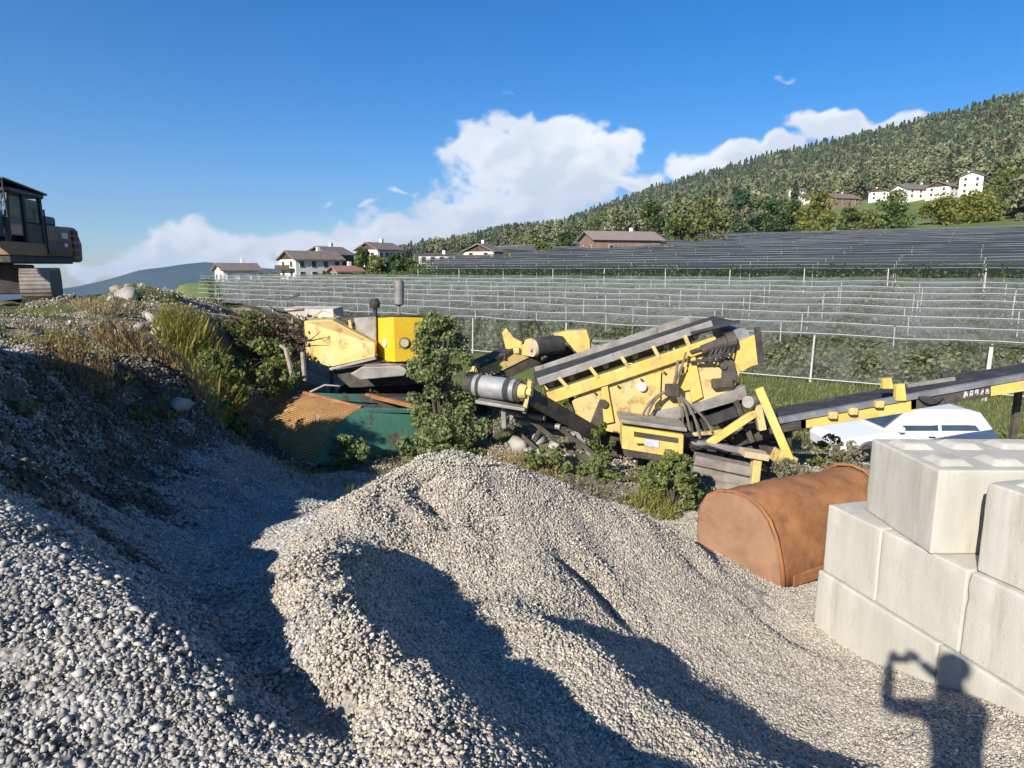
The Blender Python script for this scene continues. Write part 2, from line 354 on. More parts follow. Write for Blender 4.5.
# shaded back of the near rim: steep drop just behind the crest
CREST = [(0,505,2.4),(60,560,2.25),(110,603,2.16),(150,640,2.1),(200,682,2.02),(250,720,1.95)]
_ex = []
for u, v, z in CREST:
    p = atZ(u, v, z); _ex.append((p.x + .25, p.y + .38, z - .33))
for u, v, z in [(306,552,1.96),(320,585,2.0),(336,614,1.99),(352,640,1.97),(398,667,1.92),(440,705,1.87)]:
    p = atZ(u, v, z); _ex.append((p.x + .17, p.y + .14, z - .16))
for u, v, z in [(550,630,1.34),(602,653,1.34),(630,678,1.3),(669,700,1.22),(715,730,1.12)]:
    p = atZ(u, v, z); _ex.append((p.x + .10, p.y + .19, z - .17))
_pts = np.vstack([_pts, np.array(_ex)])
keep = []
for i in range(len(_pts)):                              # thin out points that fall on each other
    if all(np.hypot(*(_pts[i, :2] - _pts[j, :2])) > .09 for j in keep): keep.append(i)
_pts = _pts[keep]
def phi(d2): return np.sqrt(d2 + .12 ** 2)
_n = len(_pts)
_A = np.zeros((_n + 3, _n + 3)); _d2 = ((_pts[:, None, :2] - _pts[None, :, :2]) ** 2).sum(-1)
_A[:_n, :_n] = phi(_d2) - np.eye(_n) * .03; _A[:_n, _n] = 1; _A[:_n, _n + 1:] = _pts[:, :2]; _A[_n, :_n] = 1; _A[_n + 1:, :_n] = _pts[:, :2].T
_w = np.linalg.solve(_A, np.concatenate([_pts[:, 2], [0, 0, 0]]))
def near_raw(x, y):
    x = np.atleast_1d(np.asarray(x, float)).ravel(); y = np.atleast_1d(np.asarray(y, float)).ravel(); out = np.empty(len(x))
    for i in range(0, len(x), 20000):
        q = np.stack([x[i:i + 20000], y[i:i + 20000]], 1)
        d2 = ((q[:, None, :] - _pts[None, :, :2]) ** 2).sum(-1)
        out[i:i + 20000] = phi(d2) @ _w[:_n] + _w[_n] + q @ _w[_n + 1:]
    return out
def groove(x, y, p0, p1, depth, wid):                    # a raked furrow between two points
    p0 = np.array(p0); p1 = np.array(p1); d = p1 - p0; L = np.hypot(*d); d = d / L
    s = (x - p0[0]) * d[0] + (y - p0[1]) * d[1]; t = -(x - p0[0]) * d[1] + (y - p0[1]) * d[0]
    return -depth * np.exp(-(t / wid) ** 2) * sstep(-.1, .1, s) * sstep(-.1, .1, L - s)
def leftdrop(x, y):                                     # the ground falls away into the main valley on the left
    return 45 * sstep(R(-26), R(-31), np.arctan2(x, np.maximum(y, 1e-3))) * sstep(32, 120, np.hypot(x, y)) * sstep(0, 20, y)
def yard_out(x, y):                                     # the sheet outside the near ground
    x = np.asarray(x, float); y = np.asarray(y, float)
    a = x * E1[0] + y * E1[1]
    plat = 2.75 * sstep(-4.2, -8.5, x) * sstep(28, 20, y)
    zy = plat * sstep(-40, -8, y) + 1.0 * sstep(2, -4, y) * sstep(-4.2, -8.5, -x * 0 - 6)
    k = sstep(15, 34, a) * sstep(10, 24, y)
    return zy * (1 - k) + orch(x, y) * k - leftdrop(x, y)
NX0, NX1, NY0, NY1 = -14.0, 14.0, -5.0, 22.0
_seat = {}
def g_near(x, y):
    x = np.atleast_1d(np.asarray(x, float)).ravel(); y = np.atleast_1d(np.asarray(y, float)).ravel()
    z = near_raw(x, y)
    # scoops and furrows on the heap
    p = atZ(556, 578, 1.0); q = atZ(622, 607, .95); z = z + groove(x, y, (p.x, p.y), (q.x, q.y), .13, .10)
    for ox, oy, dep, wid, ln in ((-.80, 5.22, .27, .20, .55), (-.98, 5.02, .13, .16, .35), (-.33, 5.12, .10, .13, .3)):     # slumped scoops under the crest: a sharp lip on the sun side
        sl = (x - ox) * .536 + (y - oy) * .844; tl = -(x - ox) * .844 + (y - oy) * .536
        z = z - dep * sstep(-.03, .09, sl) * sstep(ln, .09, sl) * np.exp(-(tl / wid) ** 2)
    soil = sstep(-2.2, -4.2, x) * sstep(3.0, 5.0, y)
    z = z + fbm(x, y, .9, 4, 3) * (.10 + .25 * soil) + fbm(x, y, .28, 3, 5) * (.055 + .12 * soil)
    # tyre ruts in the lower left corner
    for k in range(3):
        p = atZ(0, 640 + k * 40, 2.15); q = atZ(62 + 12 * k, 690 + k * 36, 2.03)
        z = z + groove(x, y, (p.x - .5, p.y - .25), (q.x, q.y), .09, .05)
    e = np.minimum(np.minimum(x - NX0, NX1 - x), np.minimum(y - NY0, NY1 - y))
    k = sstep(0, 2.5, e)
    return z * k + (yard_out(x, y) + .02) * (1 - k)
# far ground: orchard slope, then the forested hill
SKY_U = [-260, 60, 215, 330, 380, 400, 450, 500, 560, 600, 650, 700, 760, 840, 900, 960, 1024, 1200, 1500]
SKY_V = [296, 296, 294, 284, 268, 259, 247, 234, 229, 213, 196, 184, 168, 149, 135, 121, 104, 70, 40]
_az = np.array([azel(u, v)[0] for u, v in zip(SKY_U, SKY_V)]); _el = np.array([azel(u, v)[1] for u, v in zip(SKY_U, SKY_V)])
AZL, AZR = azel(215, 290)[0], azel(1024, 290)[0]
def rr(az):
    t = np.clip((az - AZL) / (AZR - AZL), 0, 1)
    return 185 + 35 * t, 1500 - 700 * t
def g_far(x, y):
    x = np.asarray(x, float); y = np.asarray(y, float); az = np.arctan2(x, y); r = np.hypot(x, y)
    R1, R2 = rr(az); es = np.interp(az, _az, _el)
    s1 = np.sin(az) * E1[0] + np.cos(az) * E1[1]
    z1 = -3.95 + SL * (R1 * s1 - A0); e1 = np.arctan2(z1 - CZ, R1)
    s = np.clip((r - R1) / (R2 - R1), 0, 1)
    el = e1 + (es - e1) * s ** .78
    zf = CZ + r * np.tan(el)
    zf = np.where(r > R2, zf - (r - R2) * .12, zf) + fbm(x, y, 140, 3, 9) * 16 * s * (1 - .6 * s)
    return np.where(r < R1, orch(x, y), zf) - leftdrop(x, y)
def ground(x, y):
    xa = np.atleast_1d(np.asarray(x, float)).ravel(); ya = np.atleast_1d(np.asarray(y, float)).ravel()
    inn = (xa > NX0) & (xa < NX1) & (ya > NY0) & (ya < NY1)
    z = np.where(np.hypot(xa, ya) > 60, g_far(xa, ya), yard_out(xa, ya))
    if inn.any(): z[inn] = g_near(xa[inn], ya[inn])
    return z
def gz(x, y): return float(ground(x, y)[0])
def hit(u, v, t0=2.0, t1=1800):
    d = ray(u, v); t = np.concatenate([np.linspace(t0, 30, 700), np.geomspace(30.05, t1, 1500)])
    z = CZ + d.z * t; g = ground(d.x * t, d.y * t); k = np.nonzero(z < g)[0]
    i = k[0] if len(k) else len(t) - 1
    return Vector((d.x * t[i], d.y * t[i], float(g[i])))

def gridmesh(name, xs, ys, zf, m, smooth=True):
    X, Y = np.meshgrid(xs, ys); Z = zf(X.ravel(), Y.ravel())
    V = np.stack([X.ravel(), Y.ravel(), Z], 1); nx = len(xs); ny = len(ys)
    i = (np.arange(ny - 1)[:, None] * nx + np.arange(nx - 1)[None, :]).ravel()
    return meshobj(name, V, np.stack([i, i + 1, i + nx + 1, i + nx], 1), m, None, smooth), V

# where the near ground is earth (x), grass (y) or dry dirt (z) instead of gravel
SOILP = [(30,410,1.0),(80,400,1.0),(130,395,1.0),(60,440,.9),(110,430,.9),(140,440,.7),(30,450,.8),(185,400,.9),(200,425,.6),(90,470,.55),(130,490,.5),(40,490,.5),(230,430,.7),(260,445,.8),(300,460,.8),(110,540,.35),(335,470,.6)]
SOILW = []
for u, v, r_ in SOILP:
    p = hit(u, v); SOILW.append((p.x, p.y, r_))
def soilmask(x, y):
    m = np.zeros(len(x))
    for px, py, r_ in SOILW: m = np.maximum(m, np.exp(-((x - px) ** 2 + (y - py) ** 2) / (r_ * .8) ** 2))
    m = m + fbm(x, y, .5, 3, 21) * .7
    return sstep(.3, .5, m)
def dirtmask(x, y):
    m = sstep(9.0, 10.0, y + .35 * x * (x < 0) * (x > -3) + fbm(x, y, 1.5, 3, 31) * 1.5) * sstep(-5.4, -4.0, x)       # yard behind the heap
    pl = sstep(-3.6, -5.0, x - .3 * (y - 7) * (y > 7) * 0 + fbm(x, y, 1.2, 3, 33)) * sstep(7.3, 8.2, y + .15 * (x + 6))   # plateau
    return np.clip(np.maximum(m, pl), 0, 1)
def terrain_mat():
    m = bpy.data.materials.new('yard_ground'); m.use_nodes = True; t = m.node_tree; b = t.nodes['Principled BSDF']; b.inputs['Roughness'].default_value = .95; b.inputs['Specular IOR Level'].default_value = .15
    tc = N(t, 'ShaderNodeTexCoord'); at = N(t, 'ShaderNodeAttribute'); at.attribute_name = 'kind'; sp = N(t, 'ShaderNodeSeparateColor'); link(t, at.outputs['Color'], sp.inputs[0])
    def ramp(src, cols):
        r = N(t, 'ShaderNodeValToRGB'); link(t, src, r.inputs[0])
        for k, (p, c) in enumerate(cols):
            e = r.color_ramp.elements[k] if k < 2 else r.color_ramp.elements.new(p)
            e.position = p; e.color = (*c, 1)
        return r.outputs[0]
    def noise(s, d=6):
        n = N(t, 'ShaderNodeTexNoise'); n.inputs['Scale'].default_value = s; n.inputs['Detail'].default_value = d; n.inputs['Roughness'].default_value = .7; link(t, tc.outputs['Object'], n.inputs['Vector']); return n.outputs['Fac']
    vo = N(t, 'ShaderNodeTexVoronoi'); vo.inputs['Scale'].default_value = 42; link(t, tc.outputs['Object'], vo.inputs['Vector'])
    vs = N(t, 'ShaderNodeSeparateColor'); link(t, vo.outputs['Color'], vs.inputs[0])
    grav = ramp(vs.outputs[0], [(0, (.17, .155, .135)), (1, (.44, .41, .36)), (.5, (.30, .28, .25))])
    soil = ramp(noise(6), [(.3, (.05, .042, .034)), (.7, (.16, .14, .115))])
    dirt = ramp(noise(3), [(.3, (.14, .11, .08)), (.7, (.34, .29, .23)), (.5, (.23, .19, .14))])
    gras = ramp(noise(8), [(.3, (.035, .055, .012)), (.7, (.12, .13, .04))])
    def mixc(f, a, b_):
        x = N(t, 'ShaderNodeMixRGB'); link(t, f, x.inputs[0]); link(t, a, x.inputs[1]); link(t, b_, x.inputs[2]); return x.outputs[0]
    c = mixc(sp.outputs[2], grav, dirt); c = mixc(sp.outputs[1], c, gras); c = mixc(sp.outputs[0], c, soil)
    link(t, c, b.inputs['Base Color'])
    bp = N(t, 'ShaderNodeBump'); bp.inputs['Strength'].default_value = .8; bp.inputs['Distance'].default_value = .02
    ma = N(t, 'ShaderNodeMath', operation='ADD'); link(t, noise(30), ma.inputs[0]); link(t, vo.outputs['Distance'], ma.inputs[1]); link(t, ma.outputs[0], bp.inputs['Height']); link(t, bp.outputs[0], b.inputs['Normal'])
    return m
def build_near():
    xs = np.arange(NX0, NX1 + .001, .06); ys = np.arange(NY0, NY1 + .001, .06)
    o, V = gridmesh('yard_ground', xs, ys, g_near, terrain_mat())
    x, y = V[:, 0], V[:, 1]
    so = soilmask(x, y); di = dirtmask(x, y)
    gr = sstep(.05, .3, fbm(x, y, 1.6, 4, 41) + .25 * di * sstep(9, 11, y) - .12) * di
    ca = o.data.color_attributes.new('kind', 'FLOAT_COLOR', 'POINT')
    ca.data.foreach_set('color', np.stack([so, gr, di, np.ones(len(x))], 1).astype(np.float32).ravel())
    tag(o, kind='structure')
    return o
yard = build_near()

# outer sheet: rectangular part under and round the yard, reaching the start of the polar hill sheet
GRASS = mat('meadow', (.07, .092, .03), (.145, .165, .06), .12, rough=.95, bump=.5, bscale=2, c3=(.16, .13, .07), s3=.08, t3=.58, spec=.1, bd=.3)
def build_outer():
    xs = np.concatenate([np.arange(-140, -20, 6), np.arange(-20, 20.01, 1.0), np.arange(26, 141, 6)]); ys = np.concatenate([np.arange(-60, -8, 4), np.arange(-8, 40, 1.0), np.arange(40, 141, 4)])
    def zf(x, y):
        z = yard_out(x, y); e = np.minimum(np.minimum(x - NX0, NX1 - x), np.minimum(y - NY0, NY1 - y))
        return z - 3.5 * sstep(.8, 2.5, e) - .05 - 1.2 * sstep(100, 118, np.hypot(x, y))
    o, V = gridmesh('ground', xs, ys, zf, GRASS); tag(o, kind='structure')
    az = np.radians(np.linspace(-62, 75, 250)); rs = np.concatenate([np.linspace(95, 250, 50), np.geomspace(256, 2300, 110)])
    A, Rr = np.meshgrid(az, rs); X = Rr * np.sin(A); Y = Rr * np.cos(A); Z = g_far(X.ravel(), Y.ravel())
    n = len(az); i = (np.arange(len(rs) - 1)[:, None] * n + np.arange(n - 1)[None, :]).ravel()
    h = meshobj('hillside', np.stack([X.ravel(), Y.ravel(), Z], 1), np.stack([i, i + n, i + n + 1, i + 1], 1), mat('hill_meadow', (.085, .12, .035), (.18, .215, .075), .02, rough=.95, bump=.5, bscale=.5, c3=(.17, .15, .08), s3=.015, t3=.58, spec=.1, bd=.5), None, True); tag(h, kind='structure')
    # the rest of the valley floor round the camera, so that the ground reaches the horizon everywhere
    vs = [(0, 0, -12)]; fs = []
    for r_, z in ((140, -9), (600, -60), (2200, -330), (9000, -430)):
        for k in range(48): a = 2 * math.pi * k / 48; vs.append((r_ * math.sin(a), r_ * math.cos(a), z - 3))
    for k in range(48): fs.append((0, 1 + (k + 1) % 48, 1 + k))
    for j in range(3):
        for k in range(48): a = 1 + j * 48 + k; b = 1 + j * 48 + (k + 1) % 48; fs.append((a, b, b + 48, a + 48))
    v = meshobj('valley', vs, fs, GRASS, None, True); tag(v, kind='structure')
build_outer()

# ---- gravel: patches of real pebbles laid on the sheet
ICO = None
def ico(sub):
    bm = bmesh.new(); bmesh.ops.create_icosphere(bm, subdivisions=sub, radius=1)
    v = np.array([p.co[:] for p in bm.verts]); f = np.array([[q.index for q in p.verts] for p in bm.faces]); bm.free(); return v, f
I1, I2 = ico(1), ico(2)
def hulls(k, n, seed):                                         # angular crushed pieces
    rng = np.random.default_rng(seed); out = []
    for _ in range(k):
        bm = bmesh.new(); p = rng.normal(size=(n, 3)); p /= np.linalg.norm(p, axis=1, keepdims=True); p *= rng.uniform(.82, 1.15, (n, 1))
        for q in p: bm.verts.new(q)
        r_ = bmesh.ops.convex_hull(bm, input=bm.verts[:]); bmesh.ops.delete(bm, geom=list({g for g in r_['geom_interior'] + r_['geom_unused'] if isinstance(g, bmesh.types.BMVert)}), context='VERTS')
        bm.verts.index_update(); out.append((np.array([v.co[:] for v in bm.verts]), np.array([[q.index for q in f.verts] for f in bm.faces]))); bm.free()
    return out
HULL = hulls(40, 11, 5); HULLB = hulls(24, 22, 6)
def stone_arr(rng, base, r, flat=.6):
    if isinstance(base, list):
        v, f = base[rng.integers(len(base))]; s = np.array([1, rng.uniform(.62, .95), rng.uniform(flat - .2, flat + .12)]) * r * 1.12
        q = Euler((rng.uniform(-.6, .6), rng.uniform(-.6, .6), rng.uniform(0, 6.28))).to_matrix(); return (v * s) @ np.array(q).T, f
    v, f = base; s = np.array([1, rng.uniform(.65, .95), rng.uniform(flat - .17, flat + .13)]) * r
    w = v * (1 + rng.uniform(-.22, .22, (len(v), 1)))
    for _ in range(7):                                         # chop flat facets off
        n = rng.normal(size=3); n /= np.linalg.norm(n); d = w @ n; lim = rng.uniform(.38, .72); w = w - np.outer(np.maximum(d - lim, 0), n)
    w = w * s * 1.35; q = Euler((rng.uniform(-.6, .6), rng.uniform(-.6, .6), rng.uniform(0, 6.28))).to_matrix(); return w @ np.array(q).T, f
def patch(name, rng, rad, n, r0, r1, base, m, smooth=False):
    V = []; Fs = []; k = 0
    for i in range(n):
        a = rng.uniform(0, 2 * math.pi); d = rad * math.sqrt(rng.uniform(0, 1)); r = rng.uniform(r0, r1) * (1.5 if rng.random() < .06 else 1)
        v, f = stone_arr(rng, base, r); v = v + np.array([d * math.cos(a), d * math.sin(a), rng.uniform(-.25, .55) * r]); V.append(v); Fs.append(f + k); k += len(v)
    return meshobj(name, np.vstack(V), np.vstack(Fs), m, None, smooth)
PEB = mat('crushed_stone', (.33, .295, .242), (.48, .435, .365), 1.2, rough=.9, island=.42, spec=.2)
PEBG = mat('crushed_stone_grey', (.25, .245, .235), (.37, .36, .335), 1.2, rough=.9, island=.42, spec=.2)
PEBW = mat('crushed_stone_warm', (.27, .255, .235), (.39, .37, .335), 1.2, rough=.9, island=.5, spec=.2)
def orient(x, y, spin):
    e = .12
    gx = (g_near(x + e, y) - g_near(x - e, y)) / (2 * e); gy = (g_near(x, y + e) - g_near(x, y - e)) / (2 * e)
    out = []
    for a, b, s in zip(gx, gy, spin):
        q = Vector((0, 0, 1)).rotation_difference(Vector((-a, -b, 1))) @ Quaternion((0, 0, 1), s); out.append(q.to_euler()[:])
    return np.array(out)
def build_gravel():
    rng = np.random.default_rng(5)
    def field(name, n, x0, x1, y0, y1, accept, srcs, label, smin=.85, smax=1.2):
        x = rng.uniform(x0, x1, n); y = rng.uniform(y0, y1, n); k = accept(x, y); x, y = x[k], y[k]
        # only what the lens and its neighbourhood can see
        k = (np.abs(x) < .95 * y + 1.6) & (y > .9); x, y = x[k], y[k]
        z = g_near(x, y); rot = orient(x, y, rng.uniform(0, 6.28, len(x)))
        return scatter(name, np.stack([x, y, z + .004], 1), rot, rng.uniform(smin, smax, len(x)), rng.integers(0, len(srcs), len(x)), srcs, label, 'gravel')
    gm = lambda x, y: np.maximum(soilmask(x, y), dirtmask(x, y))
    leftd = lambda x, y: (x < -.9 - .0 * y) & (y + .67 * x < 2.45)                       # coarse grey stone of the near bank
    pat = [patch('pebble_patch', rng, .12, 130, .006, .0135, HULL, PEB) for _ in range(6)]
    field('gravel', 15500, -4.5, 6, .9, 9.6, lambda x, y: (gm(x, y) < rng.uniform(.2, .8, len(x))) & ~leftd(x, y) & (rng.random(len(x)) < np.where(y > 6.5, .6, 1)), pat, 'beige crushed gravel of the heap and the yard in front of the machines')
    pat = [patch('coarse_patch', rng, .13, 150, .005, .0145, HULL, PEBW, False) for _ in range(6)]
    field('coarse_gravel', 4200, -6, 0, .9, 7.5, lambda x, y: leftd(x, y) & (soilmask(x, y) < rng.uniform(.3, 1.1, len(x))), pat, 'coarse pale grey crushed stone on the near bank at lower left')
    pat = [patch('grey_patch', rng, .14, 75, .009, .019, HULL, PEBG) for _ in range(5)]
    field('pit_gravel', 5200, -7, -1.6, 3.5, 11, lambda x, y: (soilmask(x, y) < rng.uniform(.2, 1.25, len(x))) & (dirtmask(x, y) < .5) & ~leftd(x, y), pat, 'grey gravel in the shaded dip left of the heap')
    pat = [patch('clod_patch', rng, .25, 34, .010, .032, HULL, mat('clods', (.08, .068, .055), (.20, .18, .15), 3, rough=1, island=.4, spec=.1)) for _ in range(4)]
    field('soil_clods', 2600, -9, -1.5, 3.6, 12, lambda x, y: soilmask(x, y) > rng.uniform(.2, .8, len(x)), pat, 'dark earth clods and small stones of the left bank')
    pat = [patch('rubble_patch', rng, .3, 26, .008, .028, HULL, mat('yard_stone', (.22, .19, .15), (.40, .36, .30), 3, rough=1, island=.4, spec=.1)) for _ in range(4)]
    field('yard_stones', 2600, -10, 9, 6, 20, lambda x, y: dirtmask(x, y) > rng.uniform(.3, .9, len(x)), pat, 'small loose stones strewn over the dry dirt')
build_gravel()
from mathutils import noise as mnoise
# ------------------------------------------------------------------ concrete blocks
CONC = mat('concrete', (.385, .365, .315), (.52, .495, .435), 2.2, rough=.9, bump=.5, bscale=60, c3=(.27, .245, .185), s3=2.4, t3=.52, w3=.25, spec=.25, streak=True, bd=.006, pits=38.0)
def block(label, corner, d, L, W, H, z, knobs=True, side=1, seed=0):
    # corner: far bottom corner on the visible face; d: unit direction of the length
    d = Vector((*d, 0)).normalized(); n = Vector((-d.y, d.x, 0)) * side          # n: into the wall
    o = Vector((corner[0], corner[1], z)); rng = random.Random(seed)
    root = thing('concrete_block', label, 'concrete block', o + d * L / 2 + n * W / 2, 0, 'interlocking concrete blocks of the bay wall')
    bm = bmesh.new(); bmesh.ops.create_cube(bm, size=1)
    M4 = Matrix(((d.x * L, n.x * W, 0, 0), (d.y * L, n.y * W, 0, 0), (0, 0, H, H / 2), (0, 0, 0, 1)))
    bm.transform(M4)
    bmesh.ops.recalc_face_normals(bm, faces=bm.faces)
    bmesh.ops.bevel(bm, geom=bm.edges[:], offset=.019, segments=3, affect='EDGES', profile=.6)
    bmesh.ops.subdivide_edges(bm, edges=[e for e in bm.edges if e.calc_length() > .3], cuts=13, use_grid_fill=True)
    for v in bm.verts:                                            # worn, slightly uneven casting
        p = v.co * 5 + Vector((seed * 3.1, seed * 1.7, 0)); h = mnoise.noise(p) * .004 + mnoise.noise(p * 4) * .002
        c = Vector((v.co.x, v.co.y, v.co.z - H / 2)); ch = max(0, mnoise.noise(p * 1.6 + Vector((9, 2, 5))) - .25)
        edge = sum((abs(c.dot(q)) > e / 2 - .05) for q, e in ((d, L), (n, W), (Vector((0, 0, 1)), H)))
        v.co += c.normalized() * (h - (ch * .035 if edge >= 2 else 0))
    me = bpy.data.meshes.new('body'); bm.to_mesh(me); bm.free(); me.materials.append(CONC)
    for p in me.polygons: p.use_smooth = True
    ob = bpy.data.objects.new('body', me); COL.objects.link(ob); ob.parent = root
    if knobs:
        nl = max(1, round(L / .49)); nw = max(1, round(W / .49))
        for i in range(nl):
            for j in range(nw):
                c = d * (-L / 2 + (i + .5) * L / nl) + n * (-W / 2 + (j + .5) * W / nw)
                m = MB(); b = .145; t_ = .085
                vs = [c + d * a * b + n * e * b + Vector((0, 0, H - .004)) for a, e in ((-1, -1), (1, -1), (1, 1), (-1, 1))] + [c + d * a * t_ + n * e * t_ + Vector((0, 0, H + .045)) for a, e in ((-1, -1), (1, -1), (1, 1), (-1, 1))]
                m.add(vs, [(4, 5, 6, 7), (0, 1, 5, 4), (1, 2, 6, 5), (2, 3, 7, 6), (3, 0, 4, 7)] if side > 0 else [(7, 6, 5, 4), (4, 5, 1, 0), (5, 6, 2, 1), (6, 7, 3, 2), (7, 4, 0, 3)])
                k = meshobj('knob', m.v, m.f, CONC, root); bv = k.modifiers.new('edge', 'BEVEL'); bv.width = .02; bv.segments = 2
    return root
WD = Vector((.255, -.967)); H_ = .685
def wall():
    zb = .0
    # bottom course
    p0 = Vector((3.075, 6.20)); z0 = -.02; z1 = z0 + H_ + .004; z2 = z1 + H_ + .004
    w = Vector((.967, .255))
    block('bottom course concrete block at the far end of the wall, beside the rusty bucket', p0 - w * .03 + WD * -.03, WD, 1.38, 1.0, H_, z0, False, 1, 1)
    block('bottom course concrete block crossed by the shadow of the photographer', p0 - w * .03 + WD * 1.36, WD, 1.38, 1.0, H_, z0, False, 1, 2)
    block('bottom course concrete block nearest the camera at the right edge', p0 - w * .03 + WD * 2.75, WD, 1.38, 1.0, H_, z0, False, 1, 3)
    block('middle course concrete block at the far left end with bare top', p0, WD, .665, 1.0, H_, z1, False, 1, 4)
    block('middle course concrete block under the overhanging corner block', p0 + WD * .672, WD, .83, 1.0, H_, z1, False, 1, 5)
    block('middle course concrete block at the right edge under the nearest top block', p0 + WD * 1.515, WD, 1.38, 1.0, H_, z1, False, 1, 6)
    block('top concrete block turned crosswise at the corner, knobs on top', Vector((3.345, 6.03)), Vector((.0, -1)), 1.0, 1.72, H_ + .01, z2, True, 1, 7)
    block('top concrete block at the right edge, nearest of the upper course', Vector((3.515, 4.74)), WD, 1.38, 1.1, H_ + .01, z2, True, 1, 8)
wall()

# ------------------------------------------------------------------ the photographer (throws the shadow at lower right)
def person():
    cloth = mat('dark_clothes', (.03, .035, .05), (.05, .055, .07), 6, rough=.9)
    skin = mat('skin', (.55, .36, .27), (.60, .40, .30), 9, rough=.6)
    hair = mat('hair', (.04, .03, .02), (.07, .05, .03), 30, rough=.8)
    fx, fy = .17, -.42; zf = gz(fx, fy)
    root = thing('person', 'person holding up a phone whose shadow falls on gravel and blocks', 'person', (fx, fy, zf))
    # forward is the view direction, turned a little to the right
    J = {'pelvis': (0, 0, .93, .15), 'waist': (0, .01, 1.10, .14), 'chest': (0, .0, 1.32, .185), 'neck': (0, .02, 1.49, .065), 'head0': (0, .04, 1.57, .085), 'head1': (0, .05, 1.68, .098), 'head2': (0, .04, 1.77, .07),
         'hl': (-.11, 0, .88, .105), 'kl': (-.13, .03, .49, .068), 'al': (-.14, -.02, .09, .045), 'tl': (-.16, .14, .04, .045),
         'hr': (.11, 0, .88, .105), 'kr': (.13, .03, .49, .068), 'ar': (.14, -.02, .09, .045), 'tr': (.17, .14, .04, .045),
         'sl': (-.19, .0, 1.42, .07), 'el': (-.40, .16, 1.34, .06), 'wl': (-.30, .35, 1.57, .036),
         'sr': (.19, .0, 1.42, .07), 'er': (.24, .24, 1.34, .05), 'wr': (-.04, .36, 1.57, .036)}
    E = [('pelvis', 'waist'), ('waist', 'chest'), ('chest', 'neck'), ('neck', 'head0'), ('head0', 'head1'), ('head1', 'head2'), ('pelvis', 'hl'), ('hl', 'kl'), ('kl', 'al'), ('al', 'tl'), ('pelvis', 'hr'), ('hr', 'kr'), ('kr', 'ar'), ('ar', 'tr'),
         ('chest', 'sl'), ('sl', 'el'), ('el', 'wl'), ('chest', 'sr'), ('sr', 'er'), ('er', 'wr')]
    def skinmesh(name, J, E, m, rootv, extra=1):
        ks = list(J); me = bpy.data.meshes.new(name); me.from_pydata([J[k][:3] for k in ks], [(ks.index(a), ks.index(b)) for a, b in E], [])
        ob = bpy.data.objects.new(name, me); COL.objects.link(ob); ob.parent = root
        bm = bmesh.new(); bm.from_mesh(me); sl = bm.verts.layers.skin.verify(); bm.verts.ensure_lookup_table()
        for i, k in enumerate(ks):
            bm.verts[i][sl].radius = (J[k][3], J[k][3] * (.72 if k in ('pelvis', 'waist', 'chest') else 1)); bm.verts[i][sl].use_root = (k == rootv)
        bm.to_mesh(me); bm.free()
        s = ob.modifiers.new('skin', 'SKIN'); s.use_smooth_shade = True
        d = ob.modifiers.new('sub', 'SUBSURF'); d.levels = d.render_levels = 2
        me.materials.append(m); return ob
    skinmesh('body', J, E, cloth, 'pelvis')
    # hands: palm and five fingers closed on the phone
    for s, W in ((-1, Vector(J['wl'][:3])), (1, Vector(J['wr'][:3]))):
        tip = Vector((-.17 + s * .075, .40, 1.59))
        P = W.lerp(tip, .55) + Vector((0, 0, .015)); H = {'w': (*W, .032), 'p': (*P, .036)}; HE = [('w', 'p')]
        for k, (dz, l) in enumerate(((.035, .065), (.012, .075), (-.012, .07), (-.034, .055))):
            b = P + Vector((0, .012, dz)); c = b + Vector((-s * l * .55, .03, 0)); e = c + Vector((-s * l * .4, -.015, 0))
            for nm, q, r_ in (('b', b, .011), ('c', c, .009), ('e', e, .008)): H[nm + str(k)] = (*q, r_)
            HE += [('p', 'b%d' % k), ('b%d' % k, 'c%d' % k), ('c%d' % k, 'e%d' % k)]
        b = P + Vector((0, -.012, .03)); c = b + Vector((-s * .03, -.012, .02)); H['t0'] = (*b, .012); H['t1'] = (*c, .010); HE += [('p', 't0'), ('t0', 't1')]
        skinmesh('hand', H, HE, skin, 'w')
    v, f = I2
    hv = v * np.array([.115, .12, .11]) + np.array([0, .025, 1.735]); meshobj('hair', hv, f, hair, root, True)
    fv = v * np.array([.078, .06, .105]) + np.array([0, .095, 1.665]); fo = meshobj('face', fv, f, skin, root, True)
    for s in (-1, 1):
        meshobj('eye', v * .013 + np.array([s * .032, .148, 1.69]), f, mat('eye_white', (.7, .7, .7), rough=.2), fo, True)
        meshobj('ear', v * np.array([.012, .025, .035]) + np.array([s * .098, .05, 1.67]), f, skin, fo, True)
    meshobj('nose', v * np.array([.014, .022, .026]) + np.array([0, .158, 1.66]), f, skin, fo, True)
    meshobj('mouth', v * np.array([.026, .008, .008]) + np.array([0, .149, 1.615]), f, mat('lips', (.45, .18, .16), rough=.5), fo, True)
    ph = thing('phone', 'dark phone held up by the photographer', 'phone', (0, -.016, CZ - .02))
    m = MB(); m.box((0, -.016, CZ - .02), .16, .009, .076); m.build('case', mat('phone_case', (.01, .01, .012), rough=.3), ph, bevel=.004)
    m = MB(); m.box((0, -.0215, CZ - .02), .15, .001, .07); m.build('screen', mat('phone_screen', (.02, .02, .025), rough=.1), ph)
person()
